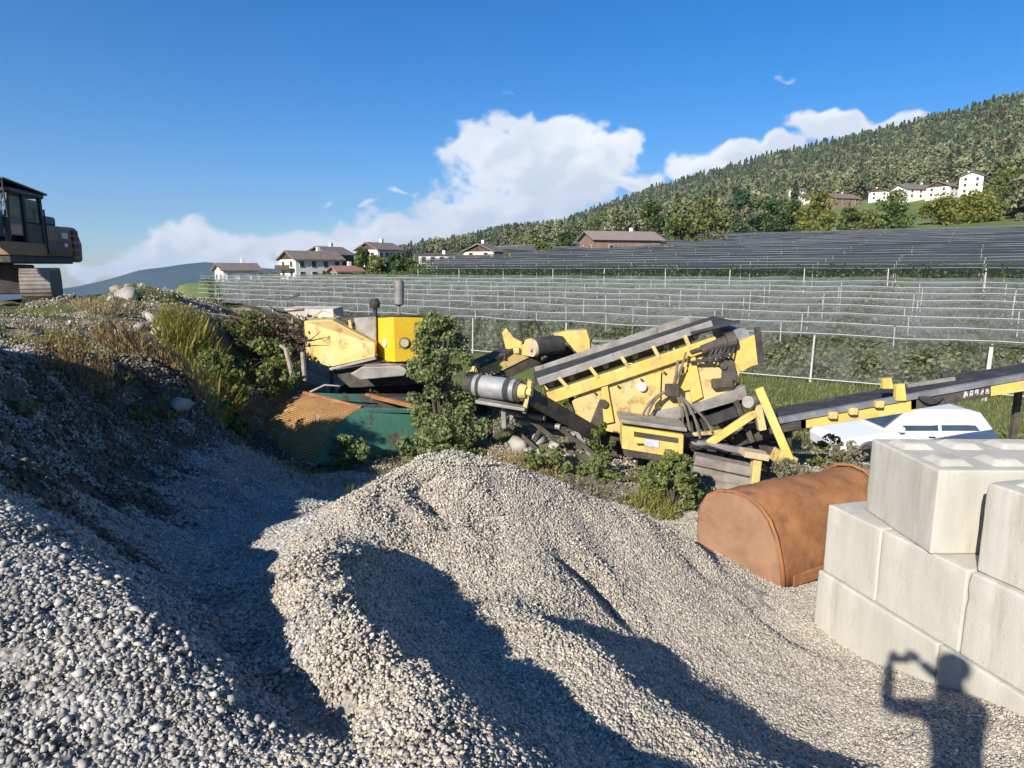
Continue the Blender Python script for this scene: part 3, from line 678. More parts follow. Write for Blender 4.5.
# ------------------------------------------------------------------ far background
def cards(C, size, rng, up=.0, aspect=.7):
    # one four-sided leaf per centre, randomly turned
    n = len(C); a = rng.normal(size=(n, 3)); a[:, 2] *= 1 - up; a /= np.linalg.norm(a, axis=1, keepdims=True)
    b = rng.normal(size=(n, 3)); b -= (b * a).sum(1, keepdims=True) * a; b /= np.linalg.norm(b, axis=1, keepdims=True)
    s = (np.asarray(size) * rng.uniform(.6, 1.35, n))[:, None]
    V = np.stack([C - a * s, C + b * s * aspect - a * s * .1, C + a * s, C - b * s * aspect - a * s * .1], 1).reshape(-1, 3)
    return V, np.arange(4 * n).reshape(-1, 4)
def blob_pts(rng, c, r, n, hollow=.45):
    d = rng.normal(size=(n, 3)); d /= np.linalg.norm(d, axis=1, keepdims=True); q = rng.uniform(hollow, 1, n) ** .6
    return np.asarray(c) + d * np.asarray(r) * q[:, None]
def crown_pts(rng, h, w, nb, n, base=.25, conifer=False, blob=1.0):
    P = []
    if conifer:
        t = rng.uniform(0, 1, n * nb) ** .8; a = rng.uniform(0, 6.283, n * nb); rad = w / 2 * (1 - t) ** .85 * (.35 + .65 * rng.uniform(0, 1, n * nb) ** .5) * (.8 + .25 * np.sin(t * 38 + a))
        return np.stack([rad * np.cos(a), rad * np.sin(a), h * (base + (1 - base) * t) - .12 * rad], 1)
    for k in range(nb):
        a = rng.uniform(0, 6.283); zz = rng.uniform(.0, 1); prof = math.sin(math.pi * (.16 + .78 * zz)) ** .8
        rr_ = w / 2 * prof * math.sqrt(rng.uniform(.05, 1)) * (.72 if blob == 1 else .9); br = w * rng.uniform(.13, .24) * blob
        c = (rr_ * math.cos(a), rr_ * math.sin(a), h * (base + (.92 - base) * zz)); P.append(blob_pts(rng, c, (br, br, br * .78), n))
    return np.vstack(P)
BARK = mat('bark', (.06, .045, .03), (.13, .10, .075), 6, rough=.95, bump=.4, bscale=20)
LEAF = {'dark': leafmat('leaves_dark', (.035, .065, .016), (.095, .14, .035), .3), 'mid': leafmat('leaves_mid', (.06, .10, .02), (.17, .21, .05), .35),
        'yellow': leafmat('leaves_yellowish', (.13, .15, .02), (.28, .27, .05), .4), 'blue': leafmat('leaves_bluish', (.035, .075, .035), (.09, .14, .065), .3),
        'olive': leafmat('leaves_olive', (.10, .12, .03), (.22, .23, .075), .35)}
def tree(label, x, y, h, w, kind='mid', conifer=False, nb=16, n=70, leaf=.42, base=.2, group='trees on the hillside above the orchard', name='tree', seed=0):
    z = gz(x, y) - .1; rng = np.random.default_rng(seed + int(abs(x) * 13 + abs(y) * 7)); o = thing(name, label, 'tree', (x, y, z), 0, group)
    m = MB(); th = h * (.85 if conifer else .55)
    pts = [Vector((x + math.sin(k * 1.3 + seed) * .03 * h * k / 5, y, z + th * k / 4)) for k in range(5)]; r0 = .022 * h + .04
    m.path(pts, [r0 * (1 - .18 * k) for k in range(5)], 7)
    if not conifer:
        for k in range(5):
            a = k * 1.26 + seed; p = pts[2].lerp(pts[4], k / 5); m.path([p, p + Vector((math.cos(a) * w * .18, math.sin(a) * w * .18, h * .13)), p + Vector((math.cos(a) * w * .3, math.sin(a) * w * .3, h * .3))], [r0 * .5, r0 * .3, r0 * .1], 5)
    m.build('trunk', BARK, o)
    V, f = cards(crown_pts(rng, h, w, nb, n, base, conifer), leaf, rng); meshobj('crown', V, f, LEAF[kind], o)
    return o
def px_tree(label, u, v, hpx, wpx, kind, dist=None, **k):
    # foot at the pixel, on the ground; height and width given as the eye sees them
    p = hit(u, v); d = p.y / ray(u, v).y; return tree(label, p.x, p.y, hpx * d / F, wpx * d / F, kind, **k)

# ---- blue mountain across the valley
def mountain():
    us = [-400, -200, 0, 40, 75, 110, 140, 165, 185, 205, 225, 260, 300, 360, 420, 520, 640]; vs = [292, 292, 292, 291, 287, 279, 270, 267, 264, 262, 264, 268, 270, 276, 280, 286, 292]
    uu = np.linspace(-400, 640, 140); vv = np.interp(uu, us, vs); D = 5200.0
    rows = []
    for j in range(14):
        t = j / 13
        for u, v in zip(uu, vv):
            d = ray(u, v); az_ = math.atan2(d.x, d.y); top_z = CZ + math.tan(math.atan2(d.z, math.hypot(d.x, d.y))) * D
            zz = -435 + (top_z + 435) * t ** 1.25; rad = D - 1700 * (1 - t) + 260 * math.sin(u * .05 + t * 4) * (1 - t)
            rows.append((rad * math.sin(az_), rad * math.cos(az_), zz + float(fbm(u * 9., t * 400., 120, 3, 5)) * 60 * t * (1 - t)))
    n = len(uu)
    for u, v in zip(uu, vv):                                      # the far side
        az_ = math.atan2(ray(u, v).x, ray(u, v).y); rows.append(((D + 1500) * math.sin(az_), (D + 1500) * math.cos(az_), -460))
    fs = [(j * n + i, j * n + i + 1, (j + 1) * n + i + 1, (j + 1) * n + i) for j in range(14) for i in range(n - 1)]
    o = meshobj('mountain', rows, fs, mat('far_forest', (.015, .03, .025), (.04, .06, .04), .004, rough=1, spec=.05), None, True); tag(o, kind='structure')
mountain()

# ---- orchard: posts, rows, hail nets
def net_mat(name, c, cover, amp=.13):
    m = bpy.data.materials.new(name); m.use_nodes = True; t = m.node_tree; t.nodes.clear(); out = N(t, 'ShaderNodeOutputMaterial')
    d = N(t, 'ShaderNodeBsdfDiffuse'); d.inputs[0].default_value = (*c, 1); tl = N(t, 'ShaderNodeBsdfTranslucent'); tl.inputs[0].default_value = (*c, 1)
    m1 = N(t, 'ShaderNodeMixShader'); m1.inputs[0].default_value = .35; link(t, d.outputs[0], m1.inputs[1]); link(t, tl.outputs[0], m1.inputs[2])
    tr = N(t, 'ShaderNodeBsdfTransparent'); mx = N(t, 'ShaderNodeMixShader')
    tc = N(t, 'ShaderNodeTexCoord'); nz = N(t, 'ShaderNodeTexNoise'); nz.inputs['Scale'].default_value = .5; nz.inputs['Detail'].default_value = 5; link(t, tc.outputs['Object'], nz.inputs['Vector'])
    mr = N(t, 'ShaderNodeMapRange'); mr.inputs[1].default_value = .3; mr.inputs[2].default_value = .7; mr.inputs[3].default_value = cover - amp; mr.inputs[4].default_value = cover + amp
    link(t, nz.outputs['Fac'], mr.inputs[0]); link(t, mr.outputs[0], mx.inputs[0]); link(t, tr.outputs[0], mx.inputs[1]); link(t, m1.outputs[0], mx.inputs[2]); link(t, mx.outputs[0], out.inputs[0]); return m
WNET = net_mat('pale_net', (.40, .42, .43), .31); BNETS = [net_mat('black_net', (.065, .075, .092), .55), net_mat('faded_black_net', (.12, .135, .155), .5), net_mat('grey_black_net', (.09, .10, .12), .42)]
HEM = mat('net_hem', (.45, .47, .48), rough=.8); POSTM = mat('concrete_post', (.38, .375, .35), (.48, .47, .44), 3, rough=.9); WIRE = mat('wire', (.35, .36, .37), rough=.5, metal=.6)
PH = 3.25
ORD = ['first', 'second', 'third', 'fourth', 'fifth', 'sixth', 'seventh', 'eighth', 'ninth', 'tenth', 'eleventh', 'twelfth', 'thirteenth', 'fourteenth', 'fifteenth', 'sixteenth', 'seventeenth', 'eighteenth', 'nineteenth', 'twentieth', 'twenty-first']
def orchard():
    rng = np.random.default_rng(12)
    def blen(a, umin): return a * math.tan(R(34) - azel(umin, 300)[0])
    # a post with cap and wire loop, copied along the rows
    post = thing('orchard_post', 'x', 'post', (0, 0, 0), 0, 'concrete posts of the orchard trellis')
    m = MB(); m.beam((0, 0, 0), (0, 0, PH), .13, .13, (0, 1, 0), .10, .10); meshobj('shaft', m.v, m.f, POSTM, post)
    m = MB(); m.tube((0, 0, PH), (0, 0, PH + .09), .09, .06, 8); meshobj('cap', m.v, m.f, mat('post_cap', (.05, .05, .055), rough=.6), post)
    first = [True]
    def put(a, b, label, group, scale=1.0):
        x, y = ab(a, b); o = post if first[0] else copy_tree(post); first[0] = False
        o.location = (x, y, gz(x, y) - .02); o.rotation_euler = (R(rng.uniform(-1.2, 1.2)), R(rng.uniform(-1.2, 1.2)), -R(34)); o.scale = (scale, scale, 1)
        o['label'] = label; o['group'] = group
    rowsA = [A0 + k * 4.5 for k in range(8)]
    LB = [(a, -14.0, blen(a, 205)) for a in rowsA]
    for k, (a, b0, b1) in enumerate(LB):
        b = -11.2 + 9.7 * .5 * (k % 2) * 0; j = 0
        while b < min(b1, 112):
            put(a, b + (.0 if k % 2 == 0 else .6) + rng.uniform(-.2, .2), ('%s pale post of the front orchard row, counted from the right' % ORD[j]) if k == 0 else 'pale concrete post inside the pale netted orchard', 'front row orchard posts' if k == 0 else 'orchard posts under the pale net', 1.0 if k == 0 else .7)
            b += 9.7 if k == 0 else 7.3; j += 1
    put(A0 - .9, -1.5, 'stout pale end post leaning at the right end of the front row', 'front row orchard posts', 1.9)
    # net bays: a shallow roof from row to row, hem ribbons along the ridges
    for k, (a, b0, b1) in enumerate(LB):
        bs = np.arange(b0, b1 + 3, 2.4); last = k == len(LB) - 1
        root = thing('hail_net', ['pale hail net bay hung along the front row of the orchard', 'second pale hail net bay behind the front row', 'third pale hail net bay of the orchard', 'fourth pale hail net bay of the orchard',
                                  'fifth pale hail net bay of the orchard', 'sixth pale hail net bay of the orchard', 'seventh pale hail net bay of the orchard', 'farthest pale hail net bay, bordering the green strip'][k], 'net', (*ab(a, 0), gz(*ab(a, 0))), 0, 'pale hail nets over the orchard')
        o = ORG[root.name]; V = []; prof = [(0, PH + .1), (1.1, PH - .22), (2.25, PH - .36), (3.4, PH - .22), (4.5, PH + .1)]
        for b in bs:
            sag = .10 * math.sin((b + 11.2) / 9.7 * math.pi) ** 2
            for da, hh in prof:
                x, y = ab(a + da, b); V.append(Vector((x, y, gz(x, y) + hh - sag + rng.uniform(-.04, .04))) - o)
        n = len(prof); fs = [(i * n + j, i * n + j + 1, (i + 1) * n + j + 1, (i + 1) * n + j) for i in range(len(bs) - 1) for j in range(n - 1)]
        meshobj('net_sheet', V, fs, WNET, root, True)
        m = MB(); pts = [Vector(V[i * n]) + o + Vector((0, 0, .03)) for i in range(len(bs))]
        for p, q in zip(pts[:-1], pts[1:]): m.beam(p, q, .07, .03)
        m.build('hem', HEM, root)
        if k == 0:                                                 # side curtain of the front row
            V = []
            for i, b in enumerate(bs):
                x, y = ab(a - .08, b); z = gz(x, y); t_ = V_top = PH + .08 - .10 * math.sin((b + 11.2) / 9.7 * math.pi) ** 2
                for q in (1, .66, .33, .08): xx, yy = ab(a - .08 - .12 * math.sin(q * 3.1) - .05 * rng.random(), b); V.append(Vector((xx, yy, z + t_ * q)) - o)
            fs = [(i * 4 + j, i * 4 + j + 1, (i + 1) * 4 + j + 1, (i + 1) * 4 + j) for i in range(len(bs) - 1) for j in range(3)]
            meshobj('side_curtain', V, fs, net_mat('curtain_net', (.40, .43, .42), .11), root, True)
            m = MB(); pts = [Vector(V[i * 4 + 3]) + o for i in range(len(bs))]
            for p, q in zip(pts[:-1], pts[1:]): m.beam(p, q, .06, .05)
            m.build('bottom_cable', HEM, root)
    # fruit hedges: too many leaves to count
    P = []
    for k, (a, b0, b1) in enumerate(LB):
        nn = int((b1 - b0) * (260 if k == 0 else 110 if k < 3 else 70)); b = rng.uniform(b0, b1, nn); hz = rng.uniform(0, 1, nn) ** .8 * (2.5 + .4 * np.sin(b * 1.7 + k))
        aa = a + .9 + rng.normal(0, .33, nn) * (1.1 - hz / 3); x = E1[0] * aa + E2[0] * b; y = E1[1] * aa + E2[1] * b; P.append(np.stack([x, y, orch(x, y) + hz + .15], 1))
    P = np.vstack(P); V, f = cards(P, .17, rng); o = meshobj('fruit_hedge', V, f, leafmat('orchard_leaf', (.07, .09, .04), (.20, .22, .11), .3)); tag(o, 'leafy fruit rows growing under the pale hail nets', 'fruit trees', kind='stuff')
    # ---- dark netted part higher up
    rows = [96 + k * 5.2 for k in range(21)]
    P = []
    for k, a in enumerate(rows):
        b0, b1 = -20.0, blen(a, 408 if k < 9 else 470) ; bs = np.arange(b0, b1, 5.0); tops = []
        root = thing('dark_net', ('%s black hail net bay counted up the slope' % ORD[k]) if 0 < k < 20 else ('lowest black hail net bay beside the green strip' if k == 0 else 'highest black hail net bay below the trees'), 'net', (*ab(a, 0), gz(*ab(a, 0))), 0, 'black hail nets on the upper slope'); o = ORG[root.name]
        V = []
        for b in bs:
            for da, hh in ((0, PH), (2.6, PH - 1.0), (5.2, PH)):
                x, y = ab(a + da, b); V.append(Vector((x, y, gz(x, y) + hh + rng.uniform(-.06, .06))) - o)
        fs = [(i * 3 + j, i * 3 + j + 1, (i + 1) * 3 + j + 1, (i + 1) * 3 + j) for i in range(len(bs) - 1) for j in range(2)]
        meshobj('net_sheet', V, fs, BNETS[(k * 7 // 3) % 3], root, True)
        m = MB()
        for i in range(len(bs) - 1): m.beam(V[i * 3] + o, V[i * 3 + 3] + o, .06, .04)
        m.build('cable', mat('net_cable', (.25, .26, .28), rough=.7), root)
        nn = int((b1 - b0) * (40 if k < 3 else 16)); b = rng.uniform(b0, b1, nn); hz = rng.uniform(0, 3.3 if k < 2 else 2.8, nn); aa = a + rng.normal(0, .35, nn); x = E1[0] * aa + E2[0] * b; y = E1[1] * aa + E2[1] * b; P.append(np.stack([x, y, ground(x, y) + hz], 1))
        if k % 2 == 0 or k in (1, 3):
            b = -11.2
            while b < min(b1, 170 + 2 * k):
                put(a - .15, b + rng.uniform(-.3, .3), 'small pale post standing through the black nets on the upper slope', 'posts among the black nets', 1.0); b += 9.7 if k < 9 else 14.55
    P = np.vstack(P); V, f = cards(P, .2, rng); o = meshobj('vine_row', V, f, LEAF['dark']); tag(o, 'dark vine rows under the black nets', 'vines', kind='stuff')
    # green strip between the two
    P = []
    for a in (86.5, 89.5, 92.5):
        nn = 3800; b = rng.uniform(-20, blen(a, 205), nn); hz = rng.uniform(0, 1.5, nn); aa = a + rng.normal(0, .4, nn); x = E1[0] * aa + E2[0] * b; y = E1[1] * aa + E2[1] * b; P.append(np.stack([x, y, orch(x, y) + hz], 1))
    # open vine terraces below the farmhouses
    for k in range(15):
        a = 96 + k * 3.0; b0 = blen(a, 425); b1 = blen(a, 205); nn = int((b1 - b0) * 24); b = rng.uniform(b0, b1, nn); hz = rng.uniform(.2, 1.9, nn); aa = a + rng.normal(0, .3, nn); x = E1[0] * aa + E2[0] * b; y = E1[1] * aa + E2[1] * b; q = np.hypot(x, y) < rr(np.arctan2(x, y))[0] - 12; x, y, hz = x[q], y[q], hz[q]; P.append(np.stack([x, y, orch(x, y) + hz], 1))
    P = np.vstack(P); V, f = cards(P, .2, rng); o = meshobj('vineyard', V, f, LEAF['mid']); tag(o, 'open green vine rows below the farmhouses', 'vines', kind='stuff')
orchard()

# ---- houses
WHITE = mat('white_render', (.58, .56, .52), (.66, .64, .60), .5, rough=.9); TILE = mat('roof_tile', (.13, .10, .085), (.21, .17, .145), 1.5, rough=.85, bump=.4, bscale=6, bd=.05)
BROWN = mat('dark_timber', (.055, .035, .022), (.11, .07, .045), 2, rough=.85, streak=True); BARN = mat('barn_timber', (.16, .10, .07), (.25, .17, .12), 2, rough=.9, streak=True)
GLASS = mat('window_glass', (.03, .04, .05), rough=.15); REDT = mat('red_tile', (.22, .11, .08), (.30, .16, .12), 2, rough=.9)
HS = [.72]
def house(label, u, v, L, W, h, yaw, wall=None, roof=None, rise=.42, floors=2, nwin=4, balcony=False, gable_wood=False, loc=None, over=.9, name='house', cat='house', group=None):
    k_ = HS[0]; L *= k_; W *= k_; h *= k_; over *= k_
    p = loc or hit(u, v); root = thing(name, label, cat, (p.x, p.y, p.z), R(yaw), group); wall = wall or WHITE; roof = roof or TILE
    def bld(m, nm, mt, par=root): return meshobj(nm, m.v, m.f, mt, par)
    rz = W / 2 * rise; m = MB()                                    # ridge along local x
    poly = [(-L / 2, -W / 2, -3), (-L / 2, W / 2, -3), (-L / 2, W / 2, h), (-L / 2, -W / 2, h)]
    m.prism(poly, (L, 0, 0)); wl = bld(m, 'wall', wall)
    m = MB(); m.prism([(-L / 2 + .05, -W / 2, h), (-L / 2 + .05, W / 2, h), (-L / 2 + .05, 0, h + rz)], (L - .1, 0, 0)); bld(m, 'gable', BROWN if gable_wood else wall)
    m = MB()
    for s in (-1, 1):
        e = W / 2 + over; zz = h + rz - e * rise
        m.prism([(-L / 2 - over, 0, h + rz + .05), (-L / 2 - over, s * e, zz + .05), (-L / 2 - over, s * e, zz + .32), (-L / 2 - over, 0, h + rz + .36)], (L + 2 * over, 0, 0))
    rf = bld(m, 'roof', roof)
    m = MB(); m.box((L * .2, W * .1, h + rz + .5), .7, .7, 1.6); bld(m, 'chimney', WHITE, rf)
    def window(x, y, z, nx, ww=1.0, hh=1.2):
        f = MB()
        if nx: f.box((x, y, z), .12, ww + .16, hh + .16)
        else: f.box((x, y, z), ww + .16, .12, hh + .16)
        fo = bld(f, 'window', WHITE); g = MB()
        if nx: g.box((x + math.copysign(.05, x), y, z), .12, ww, hh)
        else: g.box((x, y + math.copysign(.05, y), z), ww, .12, hh)
        bld(g, 'pane', GLASS, fo)
    for fl in range(floors):
        z = h * (fl + .55) / floors
        for k in range(nwin):
            x = -L / 2 + L * (k + .5) / nwin; window(x, -W / 2 - .02, z, False)
        for k in range(max(2, nwin // 2)):
            y = -W / 2 + W * (k + .5) / max(2, nwin // 2); window(-L / 2 - .02, y, z, True); window(L / 2 + .02, y, z, True)
    if balcony:
        for fl in range(1, floors):
            z = h * fl / floors; m = MB(); m.box((-L / 2 - .7, 0, z + .1), 1.4, W * .9, .2); m.box((-L / 2 - 1.35, 0, z + .6), .1, W * .9, .9); bld(m, 'balcony', BROWN)
    d = MB(); d.box((L * .1, -W / 2 - .04, 1.05), 1.1, .14, 2.1); bld(d, 'door', BROWN)
    return root

FG = 'farmhouses at the left end of the orchard'
house('small white house with grey roof at the left end of the farm group', 238, 285, 11, 8.5, 4.6, 40, floors=1, nwin=3, group=FG)
house('large white farmhouse with brown balcony and red-brown roof', 312, 280, 16, 11, 6.4, 44, balcony=True, group=FG, gable_wood=True)
house('white house with grey tiled roof behind the large farmhouse', 268, 276, 14, 11, 7.0, 36, group=FG, gable_wood=True)
house('dark timber gabled farm building right behind the white farmhouse', 330, 274, 12, 12, 6.5, 62, wall=BROWN, gable_wood=True, group=FG, nwin=3)
house('low brown shed beside the farm trees', 346, 280, 8, 6, 2.6, 40, wall=BARN, roof=REDT, floors=1, nwin=2, group=FG)
house('white gabled house half hidden behind garden trees', 380, 273, 11, 10, 7.6, 55, gable_wood=True, group=FG)
house('white and black modern house above the black nets', 437, 270, 12, 8, 4.5, 8, rise=.06, roof=BROWN, over=.2, group='houses above the black nets')
house('white gabled house with brown timber gable above the nets', 484, 267, 9, 11, 5.0, 68, gable_wood=True, balcony=True, group='houses above the black nets')
HS[0] = .88
barn = house('long brown timber barn with shallow grey-brown roof on the slope', 619, 258, 20, 12, 5.0, 14, wall=BARN, roof=mat('grey_brown_roof', (.20, .16, .14), (.27, .22, .20), 2, rough=.9), rise=.36, floors=1, nwin=2, name='barn', cat='barn')
HS[0] = .9
BROWNR = mat('brown_roof', (.15, .105, .085), (.22, .16, .13), 1.5, rough=.9)
HG = 'houses of the hillside hamlet'
for (lb, u, v, L, W, h, yaw, kw) in [('long low house with grey roof at the left end of the hillside hamlet', 812, 203, 22, 10, 3.6, 10, dict(roof=BROWNR)), ('large brown roofed house below the long low house in the hamlet', 838, 207, 18, 14, 4.5, 16, dict(gable_wood=True, roof=BROWNR, wall=BARN)),
        ('white gabled house in the middle of the hillside hamlet', 878, 201, 12, 11, 4.6, 65, dict(gable_wood=True)), ('white house with wide grey roof right of the hamlet middle', 915, 200, 22, 13, 5, 12, {}),
        ('pale house with brown roof near the right of the hamlet', 945, 198, 15, 12, 5, 30, dict(gable_wood=True)), ('tall white house at the right end of the hillside hamlet', 969, 195, 11, 10, 8.5, 60, dict(floors=3)),
        ('lone pale house high on the wooded ridge', 712, 176, 22, 13, 8, 12, {}), ('cream house in the woods left of the hamlet', 796, 197, 12, 9, 5, 15, {})]:
    house(lb, u, v, L, W, h, yaw, group=HG, **kw)

# ---- single trees
K = [('round dark tree left of the farmhouses', 240, 276, 17, 20, 'dark'), ('tall dark green tree right of the farm buildings', 364, 278, 32, 20, 'mid'), ('bright green bushy tree beside the tall farm tree', 377, 279, 26, 22, 'olive'), ('dark bushy tree below the half hidden house', 394, 277, 22, 26, 'dark'), ('pale bush between farm trees', 410, 276, 16, 20, 'olive'),
     ('yellow green bush right of the white gabled house', 508, 268, 12, 26, 'olive'), ('green bush on the meadow slope left of the barn', 545, 262, 18, 30, 'mid'), ('dark tree just left of the barn', 566, 258, 26, 24, 'dark'), ('round green tree behind the barn roof', 600, 244, 30, 34, 'mid'),
     ('very dark round tree right above the barn', 652, 248, 46, 36, 'dark'), ('broad green tree right of the barn', 678, 252, 36, 36, 'mid'), ('large yellow green tree right of the barn', 706, 252, 52, 50, 'olive'), ('tall dark tree at the centre of the tree line', 742, 240, 50, 36, 'blue'), ('dark green tree beside the tall centre tree', 770, 238, 36, 38, 'dark'),
     ('yellow green tree with a pale trunk below the long low house', 815, 237, 44, 44, 'yellow'), ('green tree right of the yellow green tree', 848, 232, 24, 26, 'mid'), ('rounded green bush below the hamlet middle', 893, 229, 36, 40, 'mid'), ('small bush left of the big bush pair', 868, 231, 20, 24, 'olive'), ('wide yellow green bush pair, left one', 942, 225, 30, 42, 'yellow'), ('wide yellow green bush pair, right one', 978, 222, 32, 46, 'yellow'),
     ('green tree at the right edge below the hamlet', 1012, 215, 44, 50, 'mid'), ('pale olive tree right of the hamlet', 1000, 198, 26, 34, 'olive'), ('dark tree between barn and meadow', 630, 240, 26, 30, 'dark'), ('olive tree above the green meadow', 720, 222, 30, 34, 'olive'), ('dark tree left of the yellow green tree', 792, 236, 34, 32, 'dark'), ('low shrub on the meadow edge right of the barn', 665, 260, 12, 26, 'olive'), ('scrubby bush left of the barn meadow', 530, 255, 16, 30, 'olive')]
for k, (lb, u, v, hp, wp, kd) in enumerate(K): px_tree(lb, u, v, hp, wp, kd, nb=20, n=75, leaf=.5, base=.08, seed=k)

# ---- forest: one mass on the hill
def forest():
    rng = np.random.default_rng(3); src = []
    fm = [leafmat('forest_leaf_dark', (.065, .09, .05), (.15, .185, .095), .2, inst=.35), leafmat('forest_leaf_green', (.10, .125, .06), (.23, .255, .125), .25, inst=.4), leafmat('forest_leaf_pale', (.15, .16, .08), (.29, .29, .16), .25, inst=.3)]
    for k, (con, w, mt) in enumerate([(True, 4.6, 0), (True, 5.4, 0), (False, 8.5, 1), (False, 7.5, 1), (False, 8, 2)]):
        V, f = cards(crown_pts(rng, 12, w, 14, 34, .05, con), .62, rng); src.append(meshobj('forest_crown', V, f, fm[mt]))
    n = 20000; az = rng.uniform(R(-17), R(60), n); t = rng.uniform(0, 1, n); R1, R2 = rr(az); r = R1 + 25 + (R2 * 1.04 - R1 - 25) * t ** .8
    x = r * np.sin(az); y = r * np.cos(az); s = (r - R1) / (R2 - R1)
    dens = sstep(-.03, .06, fbm(x, y, 80, 3, 77) + (s - .24) * .38)
    k = (rng.random(n) < dens) & (np.interp(az, _az, _el) > R(-.6)) & (s > .34 * sstep(R(16), R(-4), az))
    # keep the hamlet and meadows clear
    for u, v, rad in [(812, 204, 16), (838, 207, 16), (878, 201, 14), (915, 199, 18), (943, 197, 15), (969, 196, 14), (712, 178, 14), (796, 198, 12), (700, 213, 20), (685, 217, 16), (500, 255, 30), (620, 255, 26), (850, 222, 25), (920, 212, 25), (800, 215, 20), (960, 208, 22)]:
        p = hit(u, v); k &= np.hypot(x - p.x, y - p.y) > rad
        r0 = math.hypot(p.x, p.y); q = (np.abs(np.arctan2(x, y) - math.atan2(p.x, p.y)) < rad * .8 / r0) & (np.hypot(x, y) < r0) & (np.hypot(x, y) > r0 * (.7 if v > 190 else .9)); k &= ~q
    x, y, s = x[k], y[k], s[k]; z = g_far(x, y); n = len(x)
    con = rng.random(n) < .12 + .42 * sstep(.3, .9, s + fbm(x, y, 160, 2, 12) * .6)
    idx = np.where(con, rng.integers(0, 2, n), rng.integers(2, 5, n))
    rot = np.stack([np.zeros(n), np.zeros(n), rng.uniform(0, 6.28, n)], 1)
    scatter('forest', np.stack([x, y, z - .4], 1), rot, rng.uniform(.65, 1.4, n) * np.where(con, 1.15, 1.0), idx, src, 'mixed forest covering the hillside up to the ridge', 'forest')
    print('forest', n)
forest()

# ---- the air
def haze():
    m = bpy.data.materials.new('air'); m.use_nodes = True; t = m.node_tree; t.nodes.clear(); out = N(t, 'ShaderNodeOutputMaterial'); v = N(t, 'ShaderNodeVolumePrincipled')
    v.inputs['Color'].default_value = (.50, .72, 1.0, 1); v.inputs['Density'].default_value = HAZE; v.inputs['Anisotropy'].default_value = .2; link(t, v.outputs[0], out.inputs['Volume'])
    b = MB(); b.box((0, 0, 120), 14400, 14400, 1180); o = meshobj('haze', b.v, b.f, m); tag(o, 'thin blue haze in the valley air', 'haze', kind='stuff')
HAZE = .0001
haze()
# ------------------------------------------------------------------ materials of the machines
YEL = mat('yellow_paint', (.56, .38, .07), (.64, .47, .15), 2.2, rough=.6, bump=.15, bscale=30, c3=(.33, .25, .15), s3=3.6, t3=.50, w3=.22)
YELD = mat('dusty_yellow_paint', (.56, .40, .12), (.52, .42, .22), 2.5, rough=.75, bump=.2, bscale=30, c3=(.20, .12, .06), s3=4.0, t3=.52, w3=.16)
DKM = mat('dark_greasy_steel', (.035, .030, .026), (.09, .075, .06), 4, rough=.7, bump=.2, bscale=40, c3=(.16, .12, .09), s3=6, t3=.58, w3=.15)
GRM = mat('bare_grey_steel', (.20, .19, .17), (.34, .32, .29), 3, rough=.6, metal=.3, bump=.1, bscale=40, c3=(.20, .11, .06), s3=5, t3=.6)
DRUM = mat('worn_drum_steel', (.20, .205, .215), (.33, .33, .33), 3, rough=.6, metal=.25, c3=(.12, .11, .10), s3=4, t3=.58, w3=.15)
RUB = mat('black_rubber', (.022, .022, .024), (.05, .048, .045), 5, rough=.75, c3=(.12, .11, .095), s3=3, t3=.55, w3=.2)
RUST = mat('orange_rust', (.21, .088, .034), (.34, .155, .062), 3.2, rough=.85, bump=.4, bscale=30, c3=(.15, .075, .045), s3=2.6, t3=.54, w3=.14, bd=.006)
RUSTP = mat('pale_rust_end', (.21, .115, .068), (.30, .175, .105), 3, rough=.9, bump=.2, bscale=40, c3=(.34, .16, .07), s3=4, t3=.6, bd=.006)
WHT = mat('white_plate', (.7, .7, .68), rough=.5); TIMB = mat('grey_timber', (.14, .12, .10), (.26, .23, .20), 4, rough=.9, streak=False, bump=.3, bscale=30)
BLUE = mat('blue_plate', (.32, .36, .45), (.5, .52, .56), 9, rough=.5)
def belt_end(m, c, ax, r, L, n=18): c = Vector(c); a = Vector(ax).normalized() * L / 2; m.tube(c - a, c + a, r, None, n)

